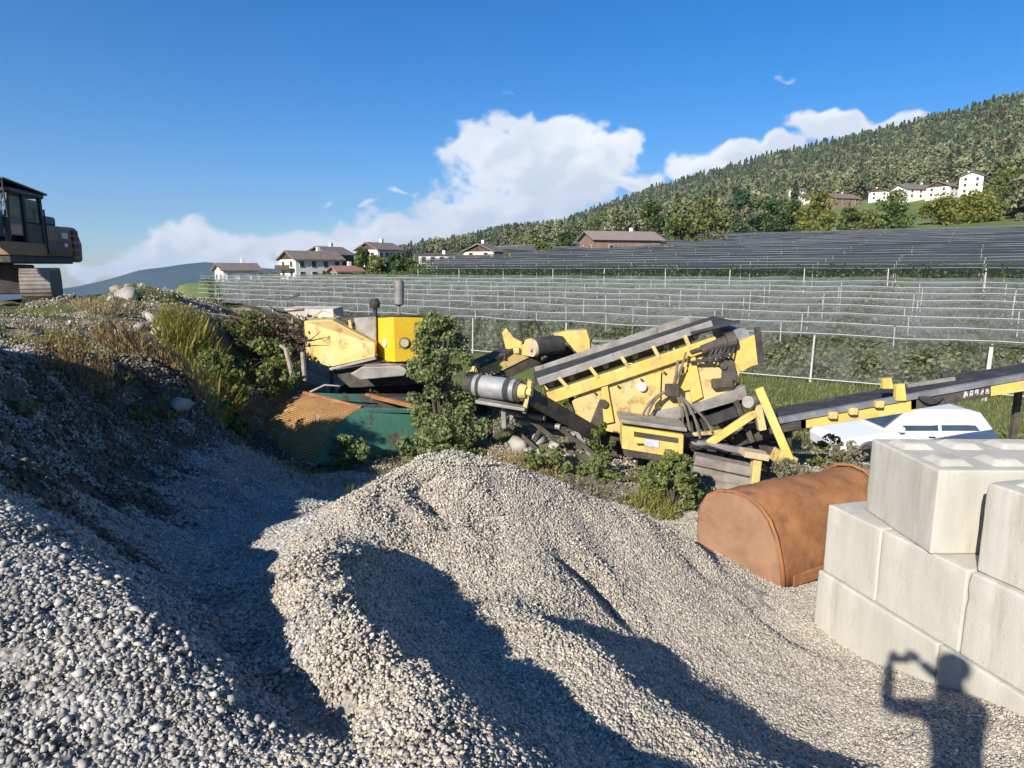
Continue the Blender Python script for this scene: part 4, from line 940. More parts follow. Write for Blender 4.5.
# ------------------------------------------------------------------ big yellow screening plant
def screener():
    root = thing('screening_plant', 'big yellow screening plant with an inclined conveyor and hanging hoses', 'screening plant', (3.2, 11.9, gz(3.2, 11.9)))
    yn, yf = 11.3, 12.6
    def off(p, dy): return Vector((p.x, p.y + dy, p.z))
    # upper conveyor
    m = MB()
    for y in (yn, yf): m.beam(atY(538, 382, yn) + Vector((0, y - yn, 0)), atY(712, 324, yn) + Vector((0, y - yn, 0)), .08, .13)
    up = m.build('conveyor_rail', GRM, root, .008)
    m = MB(); a = atY(536, 383, yn); b = atY(735, 321, yn); m.prism([off(a, .06), off(b, .06), off(b, yf - yn - .06), off(a, yf - yn - .06)], (0, 0, -.05)); m.build('belt', RUB, root)
    m = MB(); m.beam(off(atY(690, 333, yn), -.02), off(atY(739, 321, yn), -.02), .05, .05); m.build('belt_edge', RUB, root)
    for k, yy in enumerate((yn - .02, yf)):
        m = MB(); m.beam(atY(548, 398, yn) + Vector((0, yy - yn, 0)), atY(716, 342, yn) + Vector((0, yy - yn, 0)), .1, .2); m.build('beam', YEL, root, .01)
    for t in (.12, .3, .48, .66, .84):
        p = atY(538, 384, yn).lerp(atY(712, 326, yn), t); q = atY(548, 394, yn).lerp(atY(716, 338, yn), t); m = MB(); m.beam(off(p, -.04), off(q, -.04), .06, .08, (0, 1, 0)); m.build('upright', YELD, root, .005)
    for t in (.08, .2, .4, .57, .75, .92):
        p = atY(538, 390, yn).lerp(atY(712, 332, yn), t); m = MB(); m.tube(off(p, .12), off(p, yf - yn - .1), .055, None, 10); m.build('idler_roller', GRM, root)
    # pale rear box beam, above the body
    # body
    body = [(572, 402), (590, 385), (640, 368), (700, 349), (741, 341), (742, 368), (733, 392), (704, 404), (660, 428), (620, 434), (592, 428), (576, 414)]
    m = MB(); m.pxprism(body, yn + .03, .06); m.build('side_panel', YELD, root, .008)
    m = MB(); m.pxprism(body, yf - .1, .05); m.build('side_panel', YELD, root, .008)
    m = MB(); m.pxprism([(590, 386), (640, 369), (700, 350), (700, 356), (640, 375), (592, 392)], yn + .02, .1); m.build('panel_lip', YEL, root, .006)
    for pts in ([(687, 357), (695, 355), (703, 397), (692, 403), (690, 385)], [(601, 384), (607, 382), (614, 422), (604, 424)], [(656, 374), (661, 372), (660, 408), (655, 410)]):
        m = MB(); m.pxprism(pts, yn - .04, .08); m.build('rib', YEL, root, .006)
    m = MB(); m.pxprism([(676, 376), (690, 372), (690, 390), (680, 392)], yn - .03, .07); m.build('gusset', YEL, root, .006)
    m = MB(); m.pxprism([(590, 425), (600, 400), (612, 405), (605, 428)], yn - .02, .06); m.build('gusset', DKM, root, .006)
    # steel pan under the screen and dark conveyor below
    m = MB(); m.pxprism([(640, 424), (655, 412), (702, 402), (745, 386), (748, 398), (700, 412), (650, 428)], yn - .03, 1.1); m.build('pan', GRM, root, .008)
    m = MB(); m.pxprism([(648, 440), (745, 402), (750, 412), (700, 430), (652, 448)], yn + .1, 1.0); m.build('lower_belt', RUB, root)
    # head with drive
    m = MB(); m.pxprism([(738, 343), (755, 335), (762, 363), (750, 367), (742, 372), (734, 362)], yn - .02, .08); m.build('head_plate', YEL, root, .006)
    m = MB(); m.pxprism([(738, 343), (755, 335), (762, 363), (750, 367), (742, 372), (734, 362)], yf - .1, .08); m.build('head_plate', YEL, root, .006)
    m = MB(); m.beam(atY(757, 327, yn - .05), atY(761, 363, yn - .05), .09, .07, (0, 1, 0)); m.build('rubber_strip', RUB, root, .005)
    m = MB(); c = atY(738, 336, yn + .2); m.tube(c + Vector((0, -.15, 0)), c + Vector((0, 1.0, 0)), .15, None, 18); m.build('head_drum', DRUM, root)
    m = MB(); c = atY(728, 341, yn - .05); m.tube(c, c + Vector((-.45, .0, -.16)), .11, .09, 14); m.tube(c + Vector((-.05, -.02, 0)), c + Vector((.1, -.02, .03)), .14, None, 14); m.build('drive_motor', DKM, root)
    for k in range(6):
        a = atY(716 + k * 4, 345 - k, yn - .1); b = atY(690 + 6 * k, 362 - 2 * k, yn - .12); c = a.lerp(b, .5) + Vector((.05, -.05, -.12 - .03 * (k % 3))); m = MB(); m.path([a, a.lerp(c, .6), c, b.lerp(c, .6), b], .022, 6); m.build('hose', RUB, root)
    m = MB(); m.pxprism([(724, 360), (733, 358), (738, 378), (728, 388), (722, 384)], yn - .05, .14); m.build('bracket', DKM, root, .006)
    m = MB(); m.beam(atY(712, 384, yn - .05), atY(732, 382, yn - .05), .14, .16); m.build('hydraulic_motor', DKM, root, .02)
    # struts and foot
    m = MB(); m.beam(atY(759, 388, 10.95), atY(790, 460, 10.75), .10, .14); m.build('leg', YEL, root, .01)
    m = MB(); m.beam(atY(757, 405, 11.0), atY(762, 430, 10.95), .12, .14, (0, 1, 0)); m.build('leg_bracket', YELD, root, .01)
    m = MB(); m.beam(atY(708, 444, 11.0), atY(756, 412, 11.0), .08, .13); m.build('brace', YEL, root, .01)
    m = MB(); m.beam(atY(775, 455, 10.9), atY(792, 462, 10.9), .35, .22); m.build('foot', YELD, root, .02)
    m = MB(); m.tube(atY(748, 402, 10.85), atY(760, 402, 11.3), .10, None, 14); m.build('pivot_pin', GRM, root)
    # chassis
    m = MB(); m.beam(atY(600, 436, 11.7), atY(775, 452, 11.7), .18, .22); m.build('chassis_beam', DKM, root, .01)
    m = MB(); m.beam(atY(600, 436, 12.5), atY(775, 448, 12.5), .18, .22); m.build('chassis_beam', DKM, root, .01)
    m = MB(); m.beam(atY(690, 442, 11.0), atY(765, 454, 11.0), .12, .10); m.build('cross_rail', GRM, root, .01)
    m = MB(); m.beam(atY(640, 440, 11.05), atY(735, 430, 11.2), .07, .06); m.build('cross_rail', YELD, root, .008)
    for u in (618, 735):
        x = atY(u, 460, 11.6).x; g = gz(x, 11.8); m = MB(); m.beam((x, 11.8, g - .05), (x, 11.8, atY(u, 440, 11.7).z), .2, .2, (0, 1, 0)); m.build('support_leg', DKM, root, .01)
    # sieve lamp, hoses
    m = MB(); c = atY(642, 387, yn - .05); m.tube(c, c + Vector((0, .1, 0)), .075, None, 18); m.build('lamp', mat('lamp_white', (.85, .85, .82), rough=.3), root)
    hub = atY(672, 390, yn - .18); m = MB(); m.box(hub, .22, .16, .2); m.build('valve_block', DKM, root, .015)
    for (u0, v0, sag, dx) in [(640, 421, .05, -.1), (645, 424, .08, -.12), (683, 425, .10, .02), (690, 432, .1, .04), (700, 438, .05, .1), (712, 432, -.25, .25), (678, 360, -.02, .02), (686, 352, .02, .03)]:
        e = atY(u0, v0, yn - .22); c = hub.lerp(e, .5) + Vector((dx, -.04, sag + (.18 if v0 > 400 else 0))); m = MB()
        pts = [hub * (1 - t) ** 2 + c * 2 * t * (1 - t) + e * t * t for t in [k / 9 for k in range(10)]]; m.path(pts, .022, 6); m.build('hose', mat('dusty_hose', (.10, .085, .07), (.20, .17, .13), 4, rough=.8), root)
    for k in range(5):                                              # hose bundle under the box
        a = atY(648 + k * 6, 458, 10.7); b = atY(655 + k * 7, 474, 10.6); c = a.lerp(b, .5) + Vector((.06, -.1, -.05)); m = MB(); m.path([a, a.lerp(c, .7), c, b.lerp(c, .6), b], .018, 6); m.build('hose', GRM if k % 2 else RUB, root)
    for k in range(4):
        a = atY(684, 436 + 4 * k, 10.8); b = atY(700 + 9 * k, 446 + 2 * k, 10.95); c = a.lerp(b, .5) + Vector((0, -.05, -.15 + .08 * k)); m = MB(); m.path([a, a.lerp(c, .7), c, b.lerp(c, .6), b], .02, 6); m.build('hose', RUB, root)
    # dark running gear and braces below the panels
    for (u0, v0, u1, v1, y, w, h, mm, nm) in [(640, 432, 700, 447, 11.3, .1, .12, DKM, 'cross_member'), (655, 448, 690, 470, 11.4, .08, .1, DKM, 'leg_brace'), (735, 400, 752, 442, 11.3, .09, .09, DKM, 'leg_brace'), (700, 412, 742, 450, 11.5, .07, .07, DKM, 'leg_brace'), (690, 352, 735, 337, 11.2, .05, .05, DKM, 'pipe'), (760, 432, 800, 426, 11.2, .1, .1, DKM, 'cross_member'), (600, 440, 700, 452, 11.9, .5, .2, DKM, 'sump')]:
        m = MB(); m.beam(atY(u0, v0, y), atY(u1, v1, y), w, h); m.build(nm, mm, root, .006)
    for (u, v, r_) in [(604, 404, .07), (724, 366, .06)]:
        c = atY(u, v, 11.2); m = MB(); m.tube(c, c + Vector((0, .14, 0)), r_, None, 14); m.build('hub', DKM, root)
    for t in (.1, .25, .4, .55, .7, .85):
        c = atY(580, 398, yn - .02).lerp(atY(735, 352, yn - .02), t) + Vector((0, -.01, 0)); m = MB(); m.tube(c, c + Vector((0, .03, 0)), .022, None, 8); m.build('bolt', DKM, root)
    # control box
    yb = 10.6; q = [(622, 426), (684, 435), (683, 458), (622, 449)]
    m = MB(); m.prism([atY(622, 426, yb), atY(684, 435, yb - .1), atY(683, 459, yb - .1), atY(622, 449, yb)], (.05, .55, 0)); bx = m.build('control_box', YEL, root, .015)
    m = MB(); a, b = atY(620, 423, yb - .03), atY(687, 432, yb - .15); m.prism([a, b, b + Vector((.05, .68, 0)), a + Vector((.05, .68, 0))], (0, 0, .06)); m.build('lid', GRM, bx, .01)
    m = MB(); m.prism([atY(634, 431.5, yb - .03), atY(678, 438, yb - .11), atY(678, 443, yb - .11), atY(634, 436.5, yb - .03)], (0, .01, 0)); m.build('vent_slot', DKM, bx)
    m = MB(); m.prism([atY(645, 439, yb - .055), atY(659, 441, yb - .08), atY(659, 448, yb - .08), atY(645, 446, yb - .055)], (0, .01, 0)); m.build('notice', BLUE, bx)
    m = MB(); m.prism([atY(623, 449.5, yb + .02), atY(683, 459.5, yb - .07), atY(683, 465, yb - .07), atY(624, 456, yb + .02)], (.05, .5, 0)); m.build('box_base', DKM, bx, .01)
    for (u, v) in ((640, 444), (668, 450)):
        m = MB(); m.box(atY(u, v, yb - .075), .10, .02, .02); m.build('handle', DKM, bx)
screener()

# ------------------------------------------------------------------ feed conveyor with the steel head drum
def feed():
    c0 = atY(474, 385, 10.35); c1 = atY(520, 391, 10.0); root = thing('feed_conveyor', 'dark belt conveyor with a big steel head drum beside the elder bush', 'conveyor', (atY(520, 440, 11).x, 10.8, gz(atY(520, 440, 11).x, 10.8)))
    m = MB(); m.tube(c0, c1, .175, None, 26); dr = m.build('head_drum', DRUM, root, .012); dr.data.polygons.foreach_set('use_smooth', [len(p.vertices) == 4 for p in dr.data.polygons])
    d = (c1 - c0)
    for t, w in ((.0, .05), (.13, .07), (.72, .12), (.93, .06)):
        m = MB(); m.tube(c0 + d * t, c0 + d * (t + w), .178, None, 26); m.build('worn_band', RUB, dr)
    m = MB(); m.tube(c1, c1 + d.normalized() * .12, .12, .10, 18); m.tube(c1 + d.normalized() * .12, c1 + d.normalized() * .2, .06, None, 14); m.build('bearing', YELD, root)
    m = MB(); m.tube(c0, c0 - d.normalized() * .14, .13, None, 14); m.build('drive_motor', DKM, root)
    e1 = atY(596, 436, 11.35); e0 = e1 - d * 1.0; up = Vector((0, 0, 1))
    m = MB(); m.prism([c0 + up * .17, c1 + up * .17, e1 + up * .12, e0 + up * .12], (0, 0, -.04)); m.build('belt', RUB, root)
    m = MB(); m.beam(c1 + d.normalized() * .06 - up * .02, e1 + d.normalized() * .06, .07, .26); m.build('side_frame', DKM, root, .01)
    m = MB(); m.beam(c0 - d.normalized() * .06 - up * .02, e0 - d.normalized() * .06, .07, .26); m.build('side_frame', DKM, root, .01)
    m = MB(); m.beam(atY(478, 400, 10.2), atY(527, 408, 10.0), .3, .05); m.build('scraper_plate', GRM, root, .008)
    m = MB(); m.beam(atY(530, 380, 10.05), atY(524, 412, 10.05), .06, .22, (0, 1, 0)); m.build('bearing_plate', YELD, root, .008)
    for t, rr_ in ((.3, .05), (.5, .05), (.7, .05)):
        a = c0.lerp(e0, t); b = c1.lerp(e1, t); m = MB(); m.tube(a - up * .2, b - up * .2, rr_, None, 10); m.build('return_roller', GRM, root)
    for (u0, v0, u1, v1, y, mm) in [(503, 404, 504, 428, 10.2, GRM), (512, 415, 503, 428, 10.3, GRM), (520, 412, 556, 440, 10.5, DKM), (545, 420, 530, 448, 10.8, DKM), (575, 430, 590, 455, 10.9, GRM), (555, 425, 600, 458, 10.7, DKM), (510, 425, 540, 452, 10.6, DKM)]:
        m = MB(); m.beam(atY(u0, v0, y), atY(u1, v1, y), .05, .07); m.build('strut', mm, root, .005)
    x = atY(580, 440, 11.2).x; m = MB(); m.beam((x, 11.3, gz(x, 11.3) - .05), (x, 11.3, e1.z), .12, .12, (0, 1, 0)); m.build('leg', DKM, root, .008)
feed()

# ------------------------------------------------------------------ yellow conveyor arm behind
def rear_arm():
    Y = 13.6; root = thing('conveyor_arm', 'worn yellow conveyor arm with dark roller and black rail behind the feed conveyor', 'conveyor', (atY(545, 390, Y).x, Y, gz(atY(545, 390, Y).x, Y)))
    m = MB(); m.beam(atY(468, 379, 13.0), atY(536, 346, Y), .12, .28); m.build('beam', YELD, root, .01)
    m = MB(); m.beam(atY(470, 388, 13.05), atY(540, 358, Y + .05), .1, .22); m.build('under_beam', DKM, root, .01)
    m = MB(); m.beam(atY(472, 366, 13.1), atY(520, 345, 13.7), .5, .06); m.build('belt', RUB, root)
    for t in (.1, .3, .5, .7, .9):
        m = MB(); p = atY(468, 372, 13.0).lerp(atY(536, 341, Y), t); m.box(p, .12, .2, .12); m.build('roller_bracket', YELD if t != .5 else DKM, root, .01)
    c0 = atY(534, 348, Y - .25); c1 = atY(561, 344, Y + .05); m = MB(); m.tube(c0, c1, .2, None, 24); m.build('roller', RUB, root, .01)
    m = MB(); m.tube(c0 + (c0 - c1).normalized() * .05, c0, .17, .18, 24); m.tube(c0 + (c0 - c1).normalized() * .10, c0, .06, None, 14); m.build('roller_end', mat('tan_hub', (.42, .33, .22), (.5, .42, .3), 4, rough=.7), root)
    m = MB(); m.pxprism([(502, 333), (506, 328), (514, 338), (522, 342), (520, 350), (506, 349)], Y - .1, .12); m.build('end_plate', YEL, root, .008)
    m = MB(); m.pxprism([(525, 340), (535, 338), (541, 352), (538, 358), (522, 355)], Y - .2, .1); m.build('bearing_plate', YELD, root, .008)
    m = MB(); m.path([atY(522, 341, Y - .15), atY(519, 322, Y - .15), atY(535, 321, Y - .15), atY(541, 335, Y - .15)], .03, 8); m.build('guard_rail', RUB, root)
    m = MB(); m.pxprism([(554, 334), (570, 331), (587, 330), (590, 340), (591, 354), (582, 358), (574, 350), (568, 343), (556, 342)], Y - .05, .35); m.build('housing', YEL, root, .02)
    m = MB(); m.pxprism([(556, 350), (566, 345), (574, 352), (580, 362), (560, 366), (540, 372), (538, 366)], Y + .25, .3); m.build('chute', DKM, root, .01)
    m = MB(); m.beam(atY(592, 347, Y + .1), atY(627, 344, Y + .1), .08, .07); m.beam(atY(592, 341, Y + .1), atY(622, 341, Y + .1), .08, .05); m.build('frame_rail', GRM, root, .006)
    m = MB(); m.pxprism([(590, 342), (602, 350), (598, 362), (586, 360)], Y + .0, .08); m.build('gusset', GRM, root, .006)
    m = MB(); m.box(atY(632, 341, Y), .16, .2, .13); m.build('motor', RUB, root, .015)
    for u, v in ((490, 384), (572, 362), (610, 348)):
        p = atY(u, v, Y); m = MB(); m.beam((p.x, Y + .1, gz(p.x, Y) - .05), (p.x, Y + .1, p.z), .1, .1, (0, 1, 0)); m.build('leg', DKM, root, .006)
rear_arm()

# ------------------------------------------------------------------ long discharge conveyor running out of the picture
def discharge():
    Y = 11.5; W = 1.0
    root = thing('discharge_conveyor', 'long low black belt conveyor with yellow side beams running to the right edge', 'conveyor', (7.5, 11.9, gz(7.5, 11.9)))
    def P(u, v, dy=0): q = atY(u, v, Y); return Vector((q.x, q.y + dy, q.z))
    L0, L1 = P(735, 430), P(1100, 364)
    m = MB(); m.prism([L0 + Vector((0, .05, 0)), L1 + Vector((0, .05, 0)), L1 + Vector((0, W - .05, 0)), L0 + Vector((0, W - .05, 0))], (0, 0, -.05)); m.build('belt', RUB, root)
    m = MB(); m.beam(P(735, 428, -.02), P(1100, 362, -.02), .09, .10); m.build('belt_edge', mat('belt_sheen', (.10, .105, .115), (.22, .22, .23), 2, rough=.55), root)  # light grey sheen along the belt edge, put into the colour
    def seg(u0, v0, u1, v1, h0, h1, mt, nm, dy=-.02):
        m = MB(); m.prism([P(u0, v0, dy), P(u1, v1, dy), P(u1, v1 + h1, dy), P(u0, v0 + h0, dy)], (0, .09, 0)); return m.build(nm, mt, root, .008)
    seg(735, 433, 806, 416, 14, 12, DKM, 'side_beam'); seg(800, 416, 916, 395, 13, 16, YEL, 'side_beam'); seg(806, 414, 905, 396, 4, 4, YELD, 'flange', -.06)
    seg(910, 394, 994, 381, 16, 15, DKM, 'side_beam'); seg(990, 381, 1100, 363, 15, 16, YEL, 'side_beam', -.03)
    for (a, b, c, d) in ((735, 433, 1100, 366),):
        m = MB(); m.beam(P(a, b + 6, W), P(c, d + 8, W), .09, .26); m.build('side_beam', YELD, root, .008)
    for (u, v, h) in ((888, 379, 10), (901, 385, 16)):
        m = MB(); m.pxprism([(u - 4, v), (u + 4, v - 1), (u + 6, v + h), (u - 5, v + h)], Y - .1, .1); m.build('bracket', YEL, root, .01)
    for u, v in ((830, 416), (850, 412), (876, 405)):
        m = MB(); m.box(P(u, v - 2, -.1), .14, .1, .12); m.build('roller_bracket', YELD, root, .015)
    for k in range(5):
        a = P(916 + 2 * k, 396, -.08); b = P(940 - k, 396 + k, -.08); c = a.lerp(b, .5) + Vector((0, -.06, -.22 + .05 * k)); m = MB(); m.path([a * (1 - t) ** 2 + c * 2 * t * (1 - t) + b * t * t for t in [i / 7 for i in range(8)]], .022, 6); m.build('hose', RUB, root)
    m = MB(); m.beam(P(905, 385, -.06), P(952, 378, -.06), .06, .06); m.build('pipe', GRM, root)
    # worn white lettering, too blurred to read in the photograph
    for k, (u, w) in enumerate(((963, 4), (969, 3), (974, 3.5), (980, 2.5), (985, 3))):
        v = 391.5 - (u - 963) * .17; m = MB(); m.prism([P(u, v, -.035), P(u + w, v - .6, -.035), P(u + w - .6, v + 5.4, -.035), P(u - .8, v + 6, -.035)], (0, .008, 0)); m.build('worn_letter', mat('faded_white', (.45, .43, .40), (.6, .58, .55), 12, rough=.7, c3=(.08, .07, .06), s3=20, t3=.5), root)
    for t in (.1, .22, .34, .46, .58, .7, .82):
        p = L0.lerp(L1, t); m = MB(); m.tube(p + Vector((0, .1, -.12)), p + Vector((0, W - .1, -.12)), .06, None, 10); m.build('idler_roller', GRM, root)
    for u in (790, 1060):
        p = P(u, 410)
        for dy in (0, W): m = MB(); q = L0.lerp(L1, (p.x - L0.x) / (L1.x - L0.x)); m.beam((q.x, Y + dy, gz(q.x, Y + dy) - .05), (q.x, Y + dy, q.z - .2), .1, .1, (0, 1, 0)); m.build('leg', DKM, root, .008)
discharge()

# ------------------------------------------------------------------ cribbing timbers under the plant
def timbers():
    spec = [((694, 458), (752, 470), 'topmost grey timber of the cribbing under the screening plant'), ((692, 468), (750, 481), 'middle grey timber of the cribbing under the screening plant'), ((696, 478), (748, 490), 'lowest grey timber of the cribbing under the screening plant')]
    for k, (a, b, lb) in enumerate(spec):
        p, q = atY(*a, 10.62), atY(*b, 10.45); m = MB(); m.beam(p, q, .3, .155); o = m.build('timber', TIMB, None, .012); top(o, (p + q) / 2 - Vector((0, 0, .08))); tag(o, lb, 'timber', 'timbers stacked under the screening plant')
    x = atY(755, 485, 10.35).x; g = gz(x, 10.35); m = MB(); m.beam((x - .03, 10.35, g - .03), (x, 10.35, atY(757, 455, 10.35).z), .13, .16, (0, 1, 0)); o = m.build('post', YELD, None, .012); tag(top(o, (x, 10.35, g)), 'short yellow prop standing at the end of the timbers', 'prop')
    m = MB(); m.beam(atY(742, 452, 10.35), atY(766, 456, 10.35), .3, .1); o = m.build('timber', mat('pale_timber', (.42, .33, .20), (.5, .4, .26), 5, rough=.85), None, .01); p = atY(754, 454, 10.35); tag(top(o, p - Vector((0, 0, .06))), 'short pale timber lying on the yellow prop', 'timber')
timbers()

# ------------------------------------------------------------------ yellow crusher at left
def crusher():
    Y = 14.0; x0 = atY(360, 380, Y).x; root = thing('crusher', 'old yellow crusher with hopper chute, engine box and exhaust stack', 'crusher', (x0, 14.6, gz(x0, 14.6)))
    m = MB(); m.prism([atY(304, 321, 14.3), atY(332, 320, 14.0), atY(375, 343, 13.9), atY(375, 357, 13.9), atY(330, 367, 14.0), atY(306, 359, 14.3)], (-.15, 1.3, 0)); m.build('hopper_chute', YELD, root, .02)
    m = MB(); m.beam(atY(330, 369, 13.95), atY(376, 358, 13.85), .08, .05); m.build('chute_lip', GRM, root, .005)
    a, b, c = atY(376, 318, 14.5), atY(393, 317, 13.75), atY(429, 317, 14.1); a2, b2, c2 = atY(376, 358, 14.5), atY(393, 362, 13.75), atY(429, 359, 14.1)
    dz = b.z - b2.z; m = MB(); m.prism([a, b, c, c + (a - b)], (0, 0, -dz)); m.build('engine_box', mat('bright_yellow_paint', (.66, .42, .02), (.70, .47, .03), 2, rough=.45, c3=(.35, .26, .12), s3=4, t3=.6), root, .015)
    m = MB(); m.prism([a + Vector((0, 0, .0)), b, c + Vector((.3, .1, 0)), c + (a - b) + Vector((.3, .1, 0))], (0, 0, .05)); m.build('box_lid', DKM, root, .01)
    n = (b - a).cross(Vector((0, 0, 1))).normalized() * -1
    def disc(u, v, y, r, nn, mt, nm, par, dep=.02):
        p = atY(u, v, y); m = MB(); m.tube(p, p + nn * dep, r, None, 20); return m.build(nm, mt, par)
    nl = Vector((b.y - a.y, -(b.x - a.x), 0)).normalized(); nl = nl if nl.y < 0 else -nl; nr = Vector((c.y - b.y, -(c.x - b.x), 0)).normalized(); nr = nr if nr.y < 0 else -nr
    e = disc(385, 343, 14.1, .085, nl, WHT, 'emblem', root)
    f = disc(404.5, 343, 13.86, .125, nr, mat('grey_ring', (.16, .15, .13), rough=.7), 'emblem', root); disc(404.5, 343, 13.83, .085, nr, mat('faded_emblem', (.55, .45, .2), (.62, .55, .35), 8, rough=.6), 'emblem_centre', f)
    m = MB(); m.pxprism([(354, 318), (376, 317), (376, 341), (362, 341), (354, 334)], 14.35, .3); m.build('radiator_panel', GRM, root, .01)
    m = MB(); m.pxprism([(328, 319), (376, 316), (376, 322), (332, 324)], 14.5, .6); m.build('frame_rail', DKM, root, .01)
    m = MB(); m.beam(atY(350, 320, 14.3), atY(352, 336, 14.3), .06, .1, (0, 1, 0)); m.build('post', YELD, root)
    m = MB(); p = atY(399, 316, 14.3); q = atY(399, 306, 14.3); r_ = atY(399, 281, 14.3); m.tube(p, q, .035, None, 10); m.tube(q, q + Vector((0, 0, .04)), .05, .105, 16); m.tube(q + Vector((0, 0, .04)), r_, .105, None, 18); m.tube(r_, r_ + Vector((0, 0, .03)), .09, .05, 16); m.build('exhaust_stack', mat('exhaust_grey', (.16, .15, .15), (.26, .25, .24), 5, rough=.6, metal=.3), root)
    m = MB(); p = atY(375, 316, 14.4); q = atY(375, 308, 14.4); m.tube(p, q, .05, None, 10); m.tube(q, q + Vector((0, 0, .1)), .09, .12, 16); m.tube(q + Vector((0, 0, .1)), q + Vector((0, 0, .2)), .12, .07, 16); m.build('air_intake', RUB, root)
    m = MB(); m.pxprism([(330, 370), (376, 360), (428, 360), (428, 384), (350, 388)], 14.1, 1.0); m.build('underframe', DKM, root, .02)
    m = MB(); m.pxprism([(350, 374), (362, 367), (400, 366), (408, 370), (404, 376), (360, 380)], 13.5, .5); m.build('step_plate', GRM, root, .02)
    for k, dy in ((0, 13.75), (1, 15.4)):
        poly = []; zc = gz(x0, 14.5) + .36; L_ = .8
        for i in range(24):
            t = 2 * math.pi * i / 24; cx = math.copysign(L_, math.cos(t)) if abs(math.cos(t)) > .05 else 0; poly.append(Vector((x0 + .25 + cx + .36 * math.cos(t), dy, zc + .36 * math.sin(t))))
        m = MB(); m.prism(poly, (0, .4, 0)); m.build('track', RUB, root, .01)
    m = MB(); m.beam((x0 - .3, 14.6, gz(x0, 14.6) + .3), (x0 + .6, 14.6, gz(x0, 14.6) + .3), 1.4, .3); m.build('axle_frame', DKM, root)
    # pale board lying on top behind
    bo = thing('board', 'pale weathered board lying behind the yellow crusher', 'board', tuple(atY(309, 320, 15.2)))
    m = MB(); m.prism([atY(283, 309, 15.3), atY(333, 309, 15.1), atY(334, 320, 15.1), atY(300, 320, 15.3)], (0, .9, .02)); m.build('plank', mat('pale_board', (.42, .38, .33), (.52, .48, .42), 4, rough=.9), bo, .01)
    m = MB(); p = atY(290, 318, 15.6); m.beam((p.x, 15.7, gz(p.x, 15.7)), (p.x, 15.7, p.z), .1, .1, (0, 1, 0)); p = atY(328, 318, 15.6); m.beam((p.x, 15.7, gz(p.x, 15.7)), (p.x, 15.7, p.z), .1, .1, (0, 1, 0)); m.build('trestle', TIMB, bo)
crusher()

